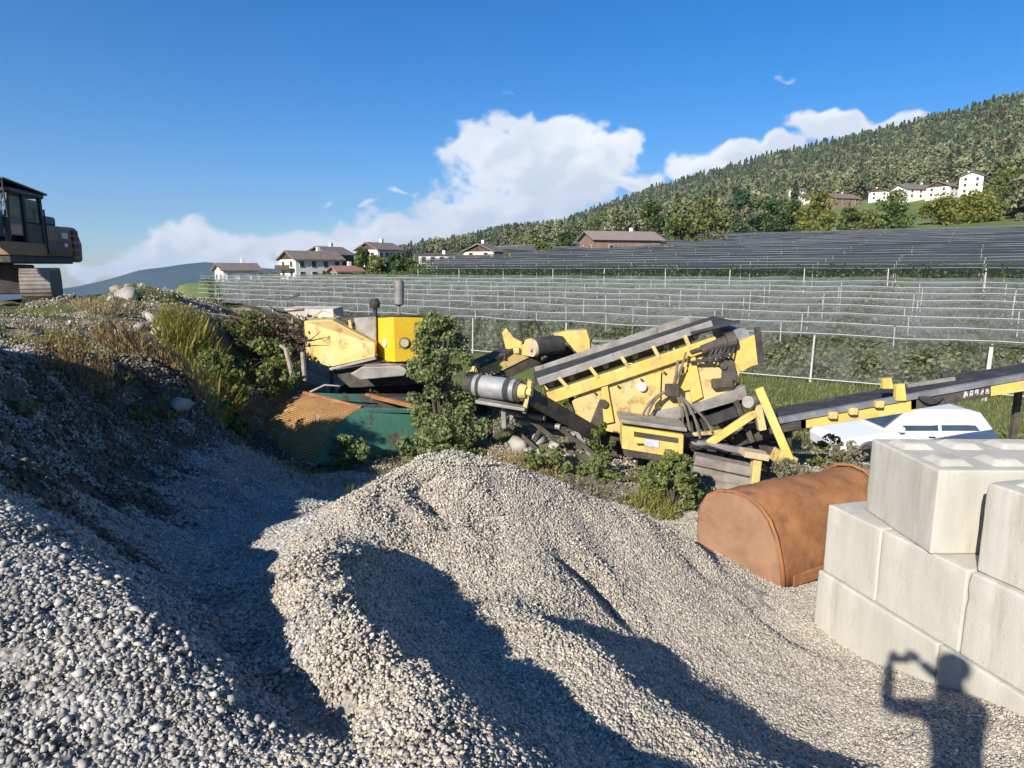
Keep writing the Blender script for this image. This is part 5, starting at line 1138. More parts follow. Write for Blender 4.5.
# ------------------------------------------------------------------ green bucket with the rusty perforated back
def green_bucket():
    A, B, C, D = atY(304, 393, 13.0), atY(362, 408, 12.0), atY(314, 465, 11.1), atY(248, 443, 12.1); E, Fp = atY(425, 409, 12.9), atY(416, 446, 12.4)
    root = thing('screening_bucket', 'green steel bucket with a rusty perforated curved back, lying in the weeds', 'bucket', (-3.2, 12.0, gz(-3.2, 12.0)))
    def curve(p, q, n=14):
        mid = Vector((q.x * .5 + p.x * .5 - .10, q.y * .5 + p.y * .5 - .08, (p.z + q.z) / 2 + .30)); return [p * (1 - t) ** 2 + mid * 2 * t * (1 - t) + q * t * t for t in [i / (n - 1) for i in range(n)]]
    r, l = curve(B, C), curve(A, D); n = 14; inn = Vector((.03, .04, -.03))
    g = mat('perforated_rust', (.30, .15, .05), (.44, .25, .09), 3, rough=.85, c3=(.52, .42, .28), s3=2.2, t3=.58)
    # perforations: a grid of dimples
    t = g.node_tree; b = t.nodes['Principled BSDF']; tc = N(t, 'ShaderNodeTexCoord'); vo = N(t, 'ShaderNodeTexVoronoi'); vo.inputs['Scale'].default_value = 16; vo.inputs['Randomness'].default_value = 0.0; link(t, tc.outputs['UV'], vo.inputs['Vector'])
    mr = N(t, 'ShaderNodeMapRange'); mr.inputs[1].default_value = .22; mr.inputs[2].default_value = .34; link(t, vo.outputs['Distance'], mr.inputs[0])
    base = b.inputs['Base Color'].links[0].from_socket; mx = N(t, 'ShaderNodeMixRGB'); mx.inputs[1].default_value = (.05, .03, .015, 1); link(t, mr.outputs[0], mx.inputs[0]); link(t, base, mx.inputs[2]); link(t, mx.outputs[0], b.inputs['Base Color'])
    bp = N(t, 'ShaderNodeBump'); bp.inputs['Strength'].default_value = .8; bp.inputs['Distance'].default_value = .02; link(t, mr.outputs[0], bp.inputs['Height']); link(t, bp.outputs[0], b.inputs['Normal'])
    V = []; nc = 9
    for i in range(n):
        for j in range(nc): V.append(l[i].lerp(r[i], j / (nc - 1)))
    V += [v + inn for v in V]; K_ = n * nc; fs = []
    for i in range(n - 1):
        for j in range(nc - 1): a = i * nc + j; fs += [(a, a + nc, a + nc + 1, a + 1), (a + K_ + 1, a + K_ + nc + 1, a + K_ + nc, a + K_)]
    for i in range(n - 1): a = i * nc; fs += [(a, a + K_, a + nc + K_, a + nc), (a + nc - 1, a + 2 * nc - 1, a + 2 * nc - 1 + K_, a + nc - 1 + K_)]
    m = MB(); m.add(V, fs); o = m.build('perforated_back', g, root, 0, True)
    uv = o.data.uv_layers.new(name='UVMap'); nv = len(V)
    for lp in o.data.loops: q = lp.vertex_index % K_; uv.data[lp.index].uv = ((q % nc) / (nc - 1) * 2.2, (q // nc) / (n - 1) * 2.0)
    m = MB(); m.beam(D + Vector((-.02, 0, -.02)), C + Vector((.02, 0, -.02)), .12, .07); m.build('cutting_edge', GRM, root, .01)
    m = MB(); m.tube(A, B, .04, None, 8); m.build('top_rail', RUST, root)
    GR = mat('worn_green_paint', (.045, .17, .12), (.08, .22, .16), 3, rough=.75, bump=.3, bscale=25, c3=(.10, .06, .035), s3=3.5, t3=.53, w3=.12)
    poly = r + [atY(352, 465, 11.6), Fp, atY(424, 425, 12.8), E]; m = MB(); nv = Vector((.03, .05, 0)); m.prism(poly, nv); m.build('side_wall', GR, root, .005)
    m = MB(); m.prism([p + (A - B) for p in poly], nv); m.build('side_wall', GR, root, .005)
    o_ = Vector((-.03, -.06, 0))
    for (p, q) in ((atY(388, 410, 12.42), atY(384, 442, 12.15)), (atY(352, 432, 11.9), atY(424, 428, 12.75)), (atY(364, 410, 12.05), atY(425, 411, 12.85))):
        m = MB(); m.beam(p + o_, q + o_, .05, .06, (0, 0, 1) if abs(p.z - q.z) < .3 else (0, 1, 0)); m.build('rib', GR, root, .006)
    m = MB(); m.beam(E + (A - B) * 0, E + (A - B), .1, .08); m.build('cross_beam', RUST, root, .01)
green_bucket()

# ------------------------------------------------------------------ rusty loader bucket beside the blocks
def rusty_bucket():
    ax = Vector((.87, .49, 0)); n = Vector((.49, -.87, 0)); o = Vector((2.52, 7.25, 0)); g = gz(2.8, 7.4) - .04
    root = thing('loader_bucket', 'large orange-rusted steel bucket lying on its open side beside the concrete blocks', 'bucket', (o.x + .8, o.y + .4, g))
    sec = [(-.62, 0), (-.62, .55), (-.58, .80), (-.48, .98), (-.32, 1.09), (-.12, 1.13), (.06, 1.10), (.20, 1.01), (.31, .87), (.39, .66), (.44, .42), (.47, .2), (.48, 0)]
    sec = [(s * .94, z * .87) for s, z in sec]
    def slant(s, z): return .24 * (s + .58) - .10 * z + .1
    L = 2.35; N_ = len(sec); V = []; fs = []
    NR = 22
    for i in range(NR):
        t = i / (NR - 1)
        for s, z in sec: V.append(o + ax * (t * L + slant(s, z) * (1 - t)) + n * (s + .012 * math.sin(3 * t) + .05 * mnoise.noise(Vector((t * 4, s * 2.5, z * 2)))) + Vector((0, 0, g + z * (1 + .015 * math.sin(t * 5) + .04 * mnoise.noise(Vector((t * 5 + 7, s * 3, 1)))))))
    for i in range(NR - 1):
        for j in range(N_ - 1): a = i * N_ + j; fs.append((a, a + 1, a + N_ + 1, a + N_))
    m = MB(); m.add(V, fs); sh = m.build('shell', RUST, root, 0, True); sd = sh.modifiers.new('thickness', 'SOLIDIFY'); sd.thickness = .03
    for k, t in enumerate((0, L)):
        m = MB(); m.prism([o + ax * (t - .012 + (slant(s, z) if k == 0 else .0)) + n * s * .985 + Vector((0, 0, g + z * .985)) for s, z in sec], ax * .03); m.build('end_plate', RUSTP if k == 0 else RUST, root, .006)
    for k, t in enumerate((.0, L - .06)):                             # rolled rim over both ends
        pts = [o + ax * (t + .03 + (slant(s, z) if k == 0 else 0)) + n * s * 1.012 + Vector((0, 0, g + z * 1.012)) for s, z in sec]; m = MB(); m.path(pts, .022, 6); m.build('rim', RUST, root, 0, True)
    m = MB(); m.beam(o + ax * .5 + n * .47 + Vector((0, 0, g + .05)), o + ax * (L - .05) + n * .47 + Vector((0, 0, g + .05)), .04, .14); m.build('cutting_edge', RUST, root, .008)
rusty_bucket()

# ------------------------------------------------------------------ white car behind the conveyor
def car():
    cx, cy = 9.95, 16.6; zg = min(gz(cx - 1.2, cy), gz(cx + 1.2, cy)); root = thing('parked_car', 'white car parked behind the long conveyor, mostly hidden', 'car', (cx, cy, zg))
    W = mat('white_car_paint', (.72, .73, .74), (.76, .77, .78), 1, rough=.25, spec=.6)
    low = [(-1.95, .28), (-1.98, .55), (-1.85, .70), (-1.0, .86), (-.75, .90), (1.75, .90), (1.92, .80), (1.95, .30)]
    cab = [(-.85, .89), (-.25, 1.36), (.1, 1.43), (1.2, 1.42), (1.5, 1.34), (1.82, .89)]
    def lathe_body(prof, hw, taper, nm, mt):
        ys = (-hw, -hw * .96, hw * .96, hw); V = []; n = len(prof); cxm = sum(p[0] for p in prof) / n; czm = sum(p[1] for p in prof) / n
        for k, y in enumerate(ys):
            sc = taper if k in (0, 3) else 1.0
            for px_, pz in prof: V.append(Vector((cx + cxm + (px_ - cxm) * sc, cy + y * (1 if pz < 1 else .86), zg + czm + (pz - czm) * sc)))
        fs = [tuple(range(n)), tuple(reversed(range(3 * n, 4 * n)))] + [(k * n + (i + 1) % n, k * n + i, (k + 1) * n + i, (k + 1) * n + (i + 1) % n) for k in range(3) for i in range(n)]
        m = MB(); m.add(V, fs); o = m.build(nm, mt, root, .03); return o
    bd = lathe_body(low, .84, .97, 'body', W); cb = lathe_body(cab, .80, .97, 'cabin', W)
    for poly in ([(-.55, .93), (-.12, 1.33), (.42, 1.35), (.42, .93)], [(.5, .93), (.5, 1.35), (1.15, 1.34), (1.42, .93)]):
        m = MB(); m.prism([(cx + px_, cy - .80 - (1.0 - pz) * .16 + (0 if pz > 1 else .0) - (.0 if pz > 1 else .005) + (.105 if pz > 1 else 0), zg + pz) for px_, pz in poly], (0, .02, 0)); m.build('side_window', mat('car_glass', (.03, .05, .07), (.05, .08, .11), 1, rough=.08, spec=.8), root)
    m = MB(); m.prism([(cx - .80, cy - .62, zg + .95), (cx - .80, cy + .62, zg + .95), (cx - .30, cy + .55, zg + 1.34), (cx - .30, cy - .55, zg + 1.34)], (-.03, 0, .03)); m.build('windscreen', MATS['car_glass'], root)
    for x in (-1.2, 1.25):
        for s in (-1, 1):
            p = Vector((cx + x, cy + s * .80, zg + .30)); m = MB(); m.tube(p + Vector((0, -.1, 0)), p + Vector((0, .1, 0)), .30, None, 22); w = m.build('wheel', RUB, root, .02)
            m = MB(); m.tube(p + Vector((0, -.108, 0)), p + Vector((0, .108, 0)), .19, None, 18); m.build('rim', DRUM, w, .01)
            if s < 0:
                pts = [p + Vector((.36 * math.cos(t), -.06, .36 * math.sin(t))) for t in [math.pi * i / 12 for i in range(13)]]; m = MB(); m.path(pts, .035, 6); m.build('wheel_arch', mat('arch_grey', (.10, .09, .10), rough=.7), root)
    m = MB(); m.box((cx - 1.93, cy - .55, zg + .66), .08, .3, .14); m.build('headlight', WHT, root, .02)
    m = MB(); m.box((cx - .55, cy - .92, zg + .98), .12, .14, .12); m.build('mirror', W, root, .02)
    m = MB(); m.box((cx + .25, cy - .855, zg + .78), .16, .03, .03); m.build('door_handle', RUB, root)
car()

# ------------------------------------------------------------------ excavator on the plateau
def excavator():
    Y = 17.2; p = atY(14, 300, Y); zg = gz(p.x, Y); root = thing('excavator', 'dark tracked excavator with brown side panel standing on the left plateau', 'excavator', (p.x, Y, zg), R(0))
    BODY = mat('excavator_dark', (.018, .018, .022), (.03, .03, .035), 3, rough=.45); BRN = mat('excavator_panel', (.20, .105, .055), (.26, .15, .08), 3, rough=.5); CW = mat('excavator_side', (.16, .085, .05), (.22, .12, .07), 3, rough=.5)
    GL = mat('cab_glass', (.05, .09, .12), (.08, .13, .17), .5, rough=.05, spec=.9); TRK = mat('track_steel', (.22, .18, .15), (.34, .29, .25), 5, rough=.7, metal=.2)
    O = Vector((p.x, Y, zg))
    # undercarriage, pointing at the camera
    fw = Vector((.5, -.866, 0)); lf = Vector((.866, .5, 0))
    def U(x, y, z): return O + fw * x + lf * y + Vector((0, 0, z))
    for s in (-1, 1):
        yc = .65 if s > 0 else -1.6; prof = []
        for i in range(28):
            t = 2 * math.pi * i / 28; prof.append((math.copysign(1.45, math.cos(t)) * (abs(math.cos(t)) > .02) + .38 * math.cos(t), .42 + .38 * math.sin(t)))
        m = MB(); m.prism([U(a, yc - .28, b) for a, b in prof], lf * .56); tr = m.build('track', DKM, root)
        per = []
        for i in range(len(prof)):
            a, b = Vector(prof[i]), Vector(prof[(i + 1) % len(prof)]); k = max(1, round((b - a).length / .19))
            for j in range(k): per.append((a.lerp(b, j / k), (b - a).normalized()))
        for q, d in per:
            nrm = Vector((d.y, -d.x)); c = U(q.x, yc, q.y); t3 = fw * d.x + Vector((0, 0, d.y)); n3 = fw * nrm.x + Vector((0, 0, nrm.y)); m = MB(); m.beam(c - lf * .3, c + lf * .3, .15, .06, n3); m.build('track_shoe', TRK, tr)
    m = MB(); m.prism([U(-1.0, -1.5, .2), U(1.0, -1.5, .2), U(1.0, .42, .2), U(-1.0, .42, .2)], (0, 0, .72)); m.build('carbody', DKM, root, .03)
    m = MB(); m.tube(U(.1, -.45, .78), U(.1, -.45, .98), .55, None, 24); m.build('slew_ring', GRM, root)
    # upper structure, turned
    f = Vector((.195, -.981, 0)).normalized(); l = Vector((-f.y, f.x, 0)); H = U(.0, -.45, 0)
    def S(x, y, z): return H + f * x + l * y + Vector((0, 0, z))
    def sbox(x0, x1, y0, y1, z0, z1, nm, mt, bev=.03, par=None):
        m = MB(); m.prism([S(x0, y0, z0), S(x1, y0, z0), S(x1, y1, z0), S(x0, y1, z0)], (0, 0, z1 - z0)); return m.build(nm, mt, par or root, bev)
    sbox(-1.9, 1.4, -1.2, 1.2, .95, 1.12, 'deck', DKM)
    sbox(-2.15, -.35, -1.18, 1.2, 1.12, 1.95, 'engine_housing', BRN, .10)
    m = MB(); m.prism([S(-2.55, y, z) for y, z in ((-1.15, 1.0), (1.22, 1.0), (1.24, 1.5), (1.12, 1.98), (-1.05, 1.98), (-1.18, 1.5))], f * .62); m.build('counterweight', CW, root, .09)
    for z in (1.25, 1.45, 1.65, 1.82): sbox(-2.28, -1.95, 1.19, 1.245, z - .06, z + .06, 'louvre', mat('louvre_brown', (.10, .05, .03), rough=.6), .01)
    sbox(-1.75, -.45, 1.17, 1.235, 1.2, 1.55, 'side_door', BODY, .01); sbox(-1.6, -1.3, 1.2, 1.25, 1.62, 1.78, 'notice', WHT, 0); sbox(-1.55, -1.35, 1.2, 1.25, 1.4, 1.5, 'notice', WHT, 0)
    sbox(-1.6, -.5, -.9, 1.0, 1.95, 2.2, 'hood', mat('hood_blue_black', (.03, .03, .09), (.04, .045, .11), 2, rough=.4), .06)
    sbox(-.35, 1.45, .15, 1.22, 1.12, 1.45, 'cab_floor', BRN, .03)
    cab = thing  # cab frame: corner posts, roof and glass
    for (x, y) in ((-.32, .2), (-.32, 1.18), (.55, 1.19), (1.38, 1.18), (1.38, .2)):
        m = MB(); m.beam(S(x, y, 1.44), S(x - (.16 if x > 1 else 0), y, 2.58), .09, .09, (0, 1, 0)); m.build('cab_post', BODY, root, .01)
    rf = MB(); rf.prism([S(-.42, .05, 2.56), S(1.32, .05, 2.56), S(1.32, 1.28, 2.56), S(-.42, 1.28, 2.56)], (0, 0, .14)); rf.build('cab_roof', BODY, root, .05)
    m = MB(); m.prism([S(-.5, .0, 2.66), S(1.55, .0, 2.82), S(1.55, 1.32, 2.82), S(-.5, 1.32, 2.66)], (0, 0, .05)); m.build('roof_guard', BODY, root, .01)
    for k in range(6): m = MB(); t = k / 5; m.beam(S(1.55 - .02, .05 + 1.22 * t, 2.8), S(1.42, .05 + 1.22 * t, 1.5), .025, .025, (1, 0, 0)); m.build('guard_bar', BODY, root)
    for z in (1.75, 2.0, 2.25, 2.5): m = MB(); m.beam(S(1.46 + (z - 1.5) * .06, .03, z), S(1.46 + (z - 1.5) * .06, 1.3, z), .025, .025); m.build('guard_bar', BODY, root)
    sbox(-.22, .48, 1.165, 1.185, 1.95, 2.5, 'door_glass', GL, 0); sbox(.62, 1.2, 1.165, 1.185, 1.6, 2.5, 'door_glass', GL, 0); sbox(-.28, .52, 1.14, 1.2, 1.45, 1.92, 'door_panel', BODY, .01)
    m = MB(); m.prism([S(1.36, .26, 1.55), S(1.36, 1.1, 1.55), S(1.24, 1.1, 2.54), S(1.24, .26, 2.54)], f * .015); m.build('windscreen', GL, root)
    sbox(.1, .6, .45, .95, 1.45, 2.1, 'seat', RUB, .08)
    m = MB(); m.prism([S(-.3, .14, 1.5), S(1.3, .14, 1.5), S(1.17, .14, 2.5), S(-.3, .14, 2.5)], l * .015); m.build('cab_side_glass', GL, root)
    m = MB(); m.beam(S(-.25, 1.3, 1.3), S(-.25, 1.3, 2.3), .03, .03, (1, 0, 0)); m.build('grab_rail', BODY, root)
    # boom and arm go forward, towards the left edge
    BO = mat('boom_brown', (.16, .10, .06), (.24, .16, .10), 3, rough=.6)
    b0, b1, b2 = S(1.1, -.25, 1.25), S(2.6, -.25, 2.9), S(4.6, -.25, 2.3); m = MB(); m.beam(b0, b1, .42, .5, (0, 0, 1), .42, .62); m.build('boom', BO, root, .03); m = MB(); m.beam(b1 - (b1 - b0) * .06, b2, .4, .6, (0, 0, 1), .36, .4); m.build('boom', BO, root, .03)
    b3 = S(4.0, -.25, .6); m = MB(); m.beam(b2, b3, .32, .45, (0, 0, 1), .28, .3); m.build('arm', BO, root, .03)
    m = MB(); prof = [S(4.0, 0, .65), S(4.25, 0, .3), S(4.0, 0, .02), S(3.5, 0, .02), S(3.3, 0, .35), S(3.5, 0, .3), S(3.8, 0, .3)]; m.prism([q - l * .75 for q in prof], l * 1.0); m.build('digging_bucket', GRM, root, .02)
    for s in (-.1, -.4): m = MB(); m.tube(S(1.3, s, 1.1), S(2.3, s, 2.4), .07, None, 12); m.build('boom_cylinder', GRM, root)
excavator()
# ------------------------------------------------------------------ weeds, shrubs, stones
def shrub(label, u, y, wpx, hpx, kind='mid', nb=14, n=90, leaf=.045, stems=7, v=None, base=.05, cat='shrub', name='shrub', group=None, dep=None, seed=1):
    x = (u - 512) / F * y / 1.0; x = atY(u, v or 400, y).x; z = gz(x, y) - .03; h = hpx * y / F; w = wpx * y / F; rng = np.random.default_rng(seed + int(u) * 3)
    o = thing(name, label, cat, (x, y, z), 0, group); P = crown_pts(rng, h, w, int(nb * 2.2), int(n * .46), base, False, .6); m = MB()
    if dep: P[:, 1] *= dep
    for k in range(stems):
        a = rng.uniform(0, 6.28); q = P[rng.integers(len(P))]; b = Vector((math.cos(a) * w * .06, math.sin(a) * w * .06, 0)); e = Vector(q); mid = b.lerp(e, .5) + Vector((0, 0, h * .08))
        m.path([b, mid, e], [.012 + .006 * h, .008 + .003 * h, .003], 5)
    meshobj('stem', m.v, m.f, BARK, o); V, f = cards(P, leaf, rng); meshobj('foliage', V, f, LEAF[kind], o); return o
LEAF['elder'] = leafmat('elder_leaf', (.11, .15, .055), (.27, .31, .13), .35); LEAF['dry'] = leafmat('dry_stalks', (.22, .17, .07), (.42, .34, .18), .3); LEAF['straw'] = leafmat('yellow_grass', (.16, .17, .03), (.36, .32, .09), .4); LEAF['brown'] = leafmat('reddish_weeds', (.18, .115, .05), (.36, .27, .13), .3); LEAF['weed'] = leafmat('weed_leaf', (.11, .15, .04), (.26, .29, .10), .4); LEAF['grey'] = leafmat('grey_weeds', (.14, .14, .08), (.30, .28, .19), .3)
def blades(rng, n, w, h, wid=.012):
    a = rng.uniform(0, 6.28, n); r = w / 2 * np.sqrt(rng.uniform(0, 1, n)); b = np.stack([r * np.cos(a), r * np.sin(a), np.zeros(n)], 1)
    hh = h * rng.uniform(.45, 1, n) * (1 - .5 * (r / (w / 2)) ** 2); le = rng.normal(0, .28, (n, 2)) * hh[:, None]
    t = b + np.stack([le[:, 0], le[:, 1], hh], 1); mid = b + np.stack([le[:, 0] * .3, le[:, 1] * .3, hh * .55], 1); s = np.stack([-np.sin(a * 7), np.cos(a * 7), np.zeros(n)], 1) * wid * rng.uniform(.6, 1.4, n)[:, None]
    V = np.stack([b - s * .5, b + s * .5, mid + s * .45, t, mid - s * .45], 1).reshape(-1, 3); f = np.arange(5 * n).reshape(-1, 5); return V, f
def tuft(label, u, y, wpx, hpx, kind='straw', n=500, wid=.014, cat='grass', name='grass_clump', group=None, leaves=0, seed=2, dep=1.0):
    x = atY(u, 400, y).x; z = gz(x, y) - .02; rng = np.random.default_rng(seed + int(u)); w, h = wpx * y / F, hpx * y / F; V, f = blades(rng, n, w, h, wid); V[:, 1] *= dep
    # follow the slope of the ground
    e = .25; gx = (gz(x + e, y) - gz(x - e, y)) / (2 * e); gy = (gz(x, y + e) - gz(x, y - e)) / (2 * e); bx = np.repeat(V.reshape(-1, 5, 3)[:, 0, :], 5, axis=0); V[:, 2] += bx[:, 0] * gx + bx[:, 1] * gy
    m_ = V.reshape(-1, 5, 3)[::2]; t_ = rng.uniform(.25, 1, (len(m_), 1)); C = m_[:, 0] * (1 - t_) + m_[:, 3] * t_ + rng.normal(0, .012, (len(m_), 3)); W, g = cards(C, .016 + wid * .6, rng); n0 = len(V)
    f = [tuple(q) for q in f] + [tuple(q + n0) for q in g]; V = np.vstack([V, W])
    o = meshobj(name, V, f, LEAF[kind]); o.location = (x, y, z); tag(o, label, cat, group); return o
# bank and plateau edge
BG = 'weeds on the left bank'
tuft('tall yellow green weed clump on the rubble heap', 196, 12.6, 60, 44, 'straw', 2400, .012, group=BG)
tuft('yellow flowering weeds leaning over the bank', 214, 11.6, 50, 60, 'straw', 1600, .012, group=BG, seed=5)
tuft('pale yellow grass on the plateau in front of the excavator', 80, 10.4, 46, 16, 'straw', 900, .010, group=BG, seed=6)
tuft('low green yellow grass at the plateau edge', 60, 9.0, 80, 16, 'straw', 700, .009, group=BG, seed=7)
tuft('reddish brown dry weeds along the top of the bank', 150, 9.0, 90, 30, 'brown', 1300, .008, group=BG, seed=8)
tuft('rust coloured weeds above the dark earth', 75, 7.6, 80, 20, 'brown', 700, .008, group=BG, seed=9)
tuft('dry straw weeds at the corner of the bank', 192, 9.5, 56, 56, 'dry', 1300, .008, group=BG, seed=10)
tuft('yellow weeds spilling over the bank corner', 172, 10.0, 70, 44, 'straw', 1500, .009, group=BG, seed=15)
tuft('dry grass between the rubble stones', 120, 12.6, 70, 16, 'dry', 500, .010, group=BG, seed=11)
shrub('yellow green bush at the corner of the bank', 210, 10.4, 56, 64, 'yellow', 12, 150, .03, group=BG)
shrub('green and yellow thicket left of the hopper', 250, 13.7, 64, 58, 'olive', 14, 150, .034, group=BG, seed=61)
shrub('dark green bramble on the shaded flank', 216, 11.7, 60, 70, 'weed', 16, 180, .036, group=BG, seed=3)
shrub('green bramble behind the perforated bucket', 268, 13.4, 70, 60, 'weed', 16, 150, .04, group=BG, seed=4)
shrub('low dark weeds at the foot of the bank', 215, 10.4, 60, 40, 'mid', 10, 90, .045, group=BG, seed=5)
shrub('dark nettles left of the perforated bucket', 222, 11.2, 44, 40, 'dark', 12, 150, .036, group=BG, seed=12)
shrub('shaded weeds along the pit edge', 180, 9.6, 50, 34, 'mid', 8, 70, .04, group=BG, seed=13)
for k, (u, y, w, h, lb) in enumerate([(105, 7.5, 22, 26, 'small pale green weed on the dark earth bank'), (135, 7.8, 26, 22, 'small bluish weed low on the dark earth bank'), (20, 6.0, 40, 26, 'grey green weed at the left edge of the dark bank'), (118, 8.0, 40, 18, 'dull green weed under the bank rim'), (160, 8.4, 34, 26, 'tall thin weed on the dark bank near the pale boulder')]):
    shrub(lb, u, y, w, h, 'mid' if k % 2 else 'olive', 7, 22, .028, 5, group='weeds on the dark earth bank', seed=20 + k)
# between the machines
shrub('tall elder bush between the green bucket and the feed conveyor', 441, 12.2, 78, 158, 'elder', 40, 230, .036, 14, seed=30)
shrub('lower green bush at the foot of the elder', 455, 11.0, 84, 66, 'elder', 20, 220, .034, 8, seed=31)
shrub('leafy weeds in front of the green bucket wall', 345, 11.3, 50, 36, 'elder', 10, 100, .034, 6, seed=32)
shrub('weeds at the right end of the green bucket', 418, 11.6, 44, 46, 'elder', 10, 140, .034, 6, seed=33)
YG = 'weeds round the screening plant'
shrub('bright bushy weed in front of the timbers', 680, 9.3, 56, 62, 'weed', 16, 150, .032, 8, group=YG, seed=34)
shrub('smaller bright weed left of the bushy weed', 655, 9.7, 40, 34, 'weed', 10, 90, .03, 6, group=YG, seed=35)
shrub('low weeds below the yellow control box', 605, 10.0, 60, 28, 'weed', 12, 90, .03, 6, group=YG, seed=36)
shrub('low weeds in front of the feed conveyor', 545, 10.0, 60, 26, 'weed', 12, 90, .03, 6, group=YG, seed=37)
shrub('weed growing up between conveyor and plant', 602, 10.9, 26, 44, 'mid', 8, 90, .035, 5, group=YG, seed=38)
tuft('dry grass on the tan earth left of the feed conveyor', 505, 10.2, 60, 12, 'dry', 500, .01, group=YG)
tuft('olive grass along the back foot of the heap', 580, 9.2, 90, 16, 'grey', 900, .009, group=YG, seed=5)
tuft('dry tan grass in front of the feed conveyor', 525, 9.9, 70, 14, 'dry', 700, .009, group=YG, seed=25)
tuft('olive grass left of the rusty bucket', 655, 9.0, 60, 20, 'straw', 600, .009, group=YG, seed=6)
shrub('grey dry bush behind the rusty bucket', 800, 10.2, 70, 40, 'grey', 14, 130, .026, 9, group=YG, seed=39)
shrub('grey green brush in front of the car wheel', 852, 11.3, 50, 48, 'grey', 14, 130, .026, 9, group=YG, seed=40)
shrub('olive brush left of the car', 832, 12.6, 40, 40, 'olive', 10, 90, .03, 7, group=YG, seed=41)
GG = 'bushes on the slope before the orchard'
for k, (u, y, w, h, kd, lb) in enumerate([(790, 19, 70, 30, 'weed', 'green bush right of the plant head'), (840, 20, 60, 24, 'mid', 'dark green bush before the nets behind the conveyor'), (770, 17, 30, 30, 'mid', 'small green bush beside the yellow leg'), (950, 17.5, 80, 14, 'weed', 'bright green bush right of the car roof'), (1005, 18, 70, 16, 'weed', 'bright green bush at the right edge above the blocks'), (470, 17, 50, 30, 'mid', 'green bush behind the conveyor arm'), (575, 18, 60, 24, 'weed', 'pale green bush glimpsed under the conveyor belt')]):
    shrub(lb, u, y, w, h, kd, 12, 110, .06, 6, group=GG, seed=50 + k)
# grass that nobody could count
def grass():
    rng = np.random.default_rng(9); V0, f0 = [], []
    def pts(n, x0, x1, y0, y1, acc):
        x = rng.uniform(x0, x1, n); y = rng.uniform(y0, y1, n); k = acc(x, y); return x[k], y[k]
    xs, ys = [], []
    x, y = pts(26000, -3.5, 9.5, 9.0, 19, lambda x, y: fbm(x, y, 1.4, 3, 41) + .10 + .16 * sstep(12, 17, y) > .1); xs.append(x); ys.append(y)
    x, y = pts(16000, -10, -4.5, 8, 17, lambda x, y: fbm(x, y, 1.0, 3, 43) > .04); xs.append(x); ys.append(y)
    x = np.concatenate(xs); y = np.concatenate(ys); z = ground(x, y); n = len(x); a = rng.uniform(0, 6.28, n); h = rng.uniform(.05, .17, n); s = np.stack([np.cos(a), np.sin(a), 0 * a], 1) * .010; B = np.stack([x, y, z - .01], 1)
    T = B + np.stack([rng.normal(0, .05, n), rng.normal(0, .05, n), h], 1); V = np.stack([B - s, B + s, T], 1).reshape(-1, 3)
    o = meshobj('grass', V, np.arange(3 * n).reshape(-1, 3), leafmat('short_grass', (.07, .10, .02), (.26, .24, .09), .35)); tag(o, 'short patchy grass on the yard dirt and plateau', 'grass', kind='stuff')
    rng = np.random.default_rng(19); n = 60000; x = rng.uniform(-2, 40, n); y = rng.uniform(17, 50, n); k = (np.hypot(x, y) < 60); x, y = x[k], y[k]; n = len(x); z = ground(x, y); a = rng.uniform(0, 6.28, n); h = rng.uniform(.1, .45, n); s = np.stack([np.cos(a), np.sin(a), 0 * a], 1) * .03; B = np.stack([x, y, z - .01], 1)
    T = B + np.stack([rng.normal(0, .1, n), rng.normal(0, .1, n), h], 1); V = np.stack([B - s, B + s, T], 1).reshape(-1, 3)
    o = meshobj('meadow_grass', V, np.arange(3 * n).reshape(-1, 3), leafmat('meadow_blade', (.10, .12, .04), (.25, .255, .11), .35)); tag(o, 'green meadow grass on the slope below the nets', 'grass', kind='stuff')
grass()
# ---- stones one can pick out
STONE = mat('pale_boulder', (.27, .255, .23), (.42, .40, .36), 3, rough=.9, bump=.4, bscale=18, spec=.2); STONEB = mat('brown_boulder', (.20, .16, .12), (.36, .30, .24), 3, rough=.9, bump=.4, bscale=18, spec=.2)
def rock(label, u, v, y, spx, group, m=STONE, seed=0):
    rng = np.random.default_rng(seed); x = atY(u, v, y).x; r = spx * y / F / 2; V, f = stone_arr(rng, HULL, r, .7); o = meshobj('rock', V, f, m); o.location = (x, y, gz(x, y) + r * .22); tag(o, label, 'rock', group); return o
RG = 'rubble stones on the plateau heap'
RL = ['rounded pale stone at the top of the rubble heap', 'flat pale slab stone in the rubble heap', 'large pale stone right of the rubble top', 'broad whitish stone facing the camera in the rubble', 'small grey stone at the left foot of the rubble', 'brown stone in the middle of the rubble', 'brown earth clod near the rubble top', 'pale stone under the yellow weeds', 'grey stone at the rubble edge nearest the excavator', 'brownish stone below the broad whitish one', 'small pale stone beside the flat slab', 'tan stone at the right end of the rubble', 'dark stone low in the rubble', 'pale chunk left of the broad whitish stone', 'thin grey slab on the rubble flank', 'light stone low on the rubble front']
RP = [(143, 284, 14.6, 15), (126, 304, 13.4, 24), (176, 306, 13.0, 26), (152, 311, 12.6, 22), (100, 305, 14.2, 12), (134, 292, 14.4, 22), (120, 293, 14.5, 20), (188, 312, 12.8, 18), (92, 298, 14.8, 14), (160, 318, 12.4, 20), (112, 312, 13.2, 13), (204, 318, 12.6, 20), (140, 320, 12.2, 15), (130, 315, 12.8, 18), (106, 320, 12.4, 18), (118, 326, 11.8, 16)]
for k, ((u, v, y, s), lb) in enumerate(zip(RP, RL)): rock(lb, u, v, y, s, RG, STONEB if k in (5, 6, 9, 11, 12) else STONE, 100 + k)
rock('pale boulder lying against the dark bank above the pit', 181, 410, 8.7, 24, None, STONE, 140)
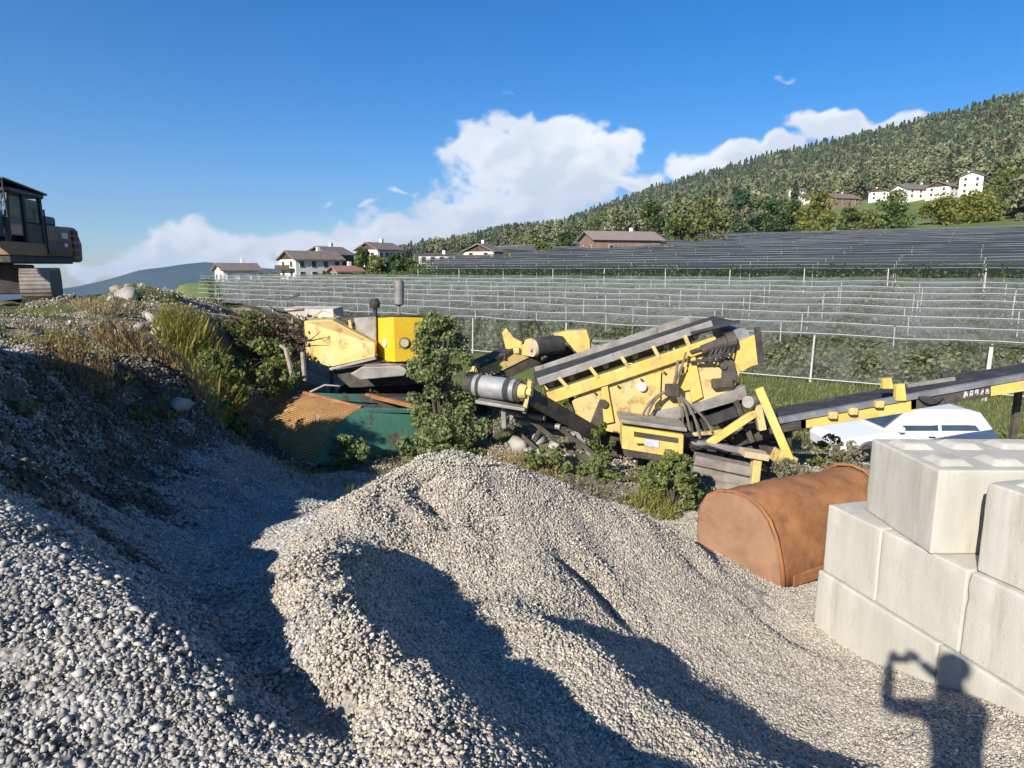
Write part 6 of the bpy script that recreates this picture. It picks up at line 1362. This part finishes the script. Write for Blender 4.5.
rock('grey stone on the bank beside the reddish weeds', 140, 366, 9.0, 16, None, STONE, 141)
for k, (u, v, y, s, lb) in enumerate([(518, 436, 10.7, 24, 'long pale rock under the feed conveyor'), (536, 430, 10.9, 20, 'angular pale rock behind the long one under the conveyor'), (552, 436, 10.8, 18, 'pale rock at the right under the feed conveyor'), (528, 446, 10.5, 16, 'small pale rock in front under the feed conveyor'), (541, 447, 10.5, 15, 'little rounded rock beside the conveyor strut'), (566, 446, 10.6, 14, 'small rock below the conveyor side frame')]):
    rock(lb, u, v, y, s, 'rocks under the feed conveyor', STONE, 150 + k)
# ---- dead branches heap
def brush():
    rng = np.random.default_rng(2); c = atY(262, 330, 14.6); x, y = c.x, 14.6; z = gz(x, y); o = thing('brush_heap', 'dark heap of dead branches and roots behind the bramble', 'brush heap', (x, y, z)); m = MB(); m2 = MB()
    for k in range(170):
        a = rng.uniform(0, 6.28); e = rng.normal(0, .35); L = rng.uniform(.4, 1.3); p = Vector((x + rng.normal(0, .55), y + rng.normal(0, .35), z + abs(rng.normal(0, .45)) + .05)); d = Vector((math.cos(a) * math.cos(e), math.sin(a) * math.cos(e), math.sin(e)))
        (m if k % 6 else m2).path([p, p + d * L * .5 + Vector((0, 0, rng.normal(0, .06))), p + d * L], [rng.uniform(.012, .035), .014, .004], 5)
    m.build('branch_tangle', mat('dead_wood', (.05, .035, .025), (.14, .10, .075), 8, rough=.95), o)['kind'] = 'stuff'; m2.build('pale_branch_tangle', mat('dry_wood', (.26, .21, .16), (.38, .32, .26), 8, rough=.95), o)['kind'] = 'stuff'
    V = rng.normal(size=(1500, 3)).clip(-1.6, 1.6) * np.array([.6, .4, .3]) + np.array([0, 0, .45]); V[:, 2] = np.abs(V[:, 2]); W, f = cards(V, .05, rng); meshobj('dead_leaves', W, f, leafmat('dead_leaf', (.05, .03, .02), (.17, .11, .07), .15), o)
brush()
def sticks():
    for k, (u0, v0, u1, v1, y, r, lb) in enumerate([(310, 392, 340, 386, 12.9, .02, 'thin bent branch lying above the perforated bucket'), (280, 345, 292, 362, 13.2, .05, 'pale leaning stake left of the yellow hopper'), (302, 352, 304, 366, 13.4, .05, 'short pale stake at the hopper corner')]):
        p, q = atY(u0, v0, y), atY(u1, v1, y); m = MB(); m.path([q + Vector((0, 0, -.3)) if k else p, p.lerp(q, .5) + Vector((0, 0, .08)), p if k else q], [r, r * .9, r * .6], 7); o = m.build('branch', mat('dry_wood', (.26, .21, .16)), None); tag(top(o, q), lb, 'branch')
sticks()
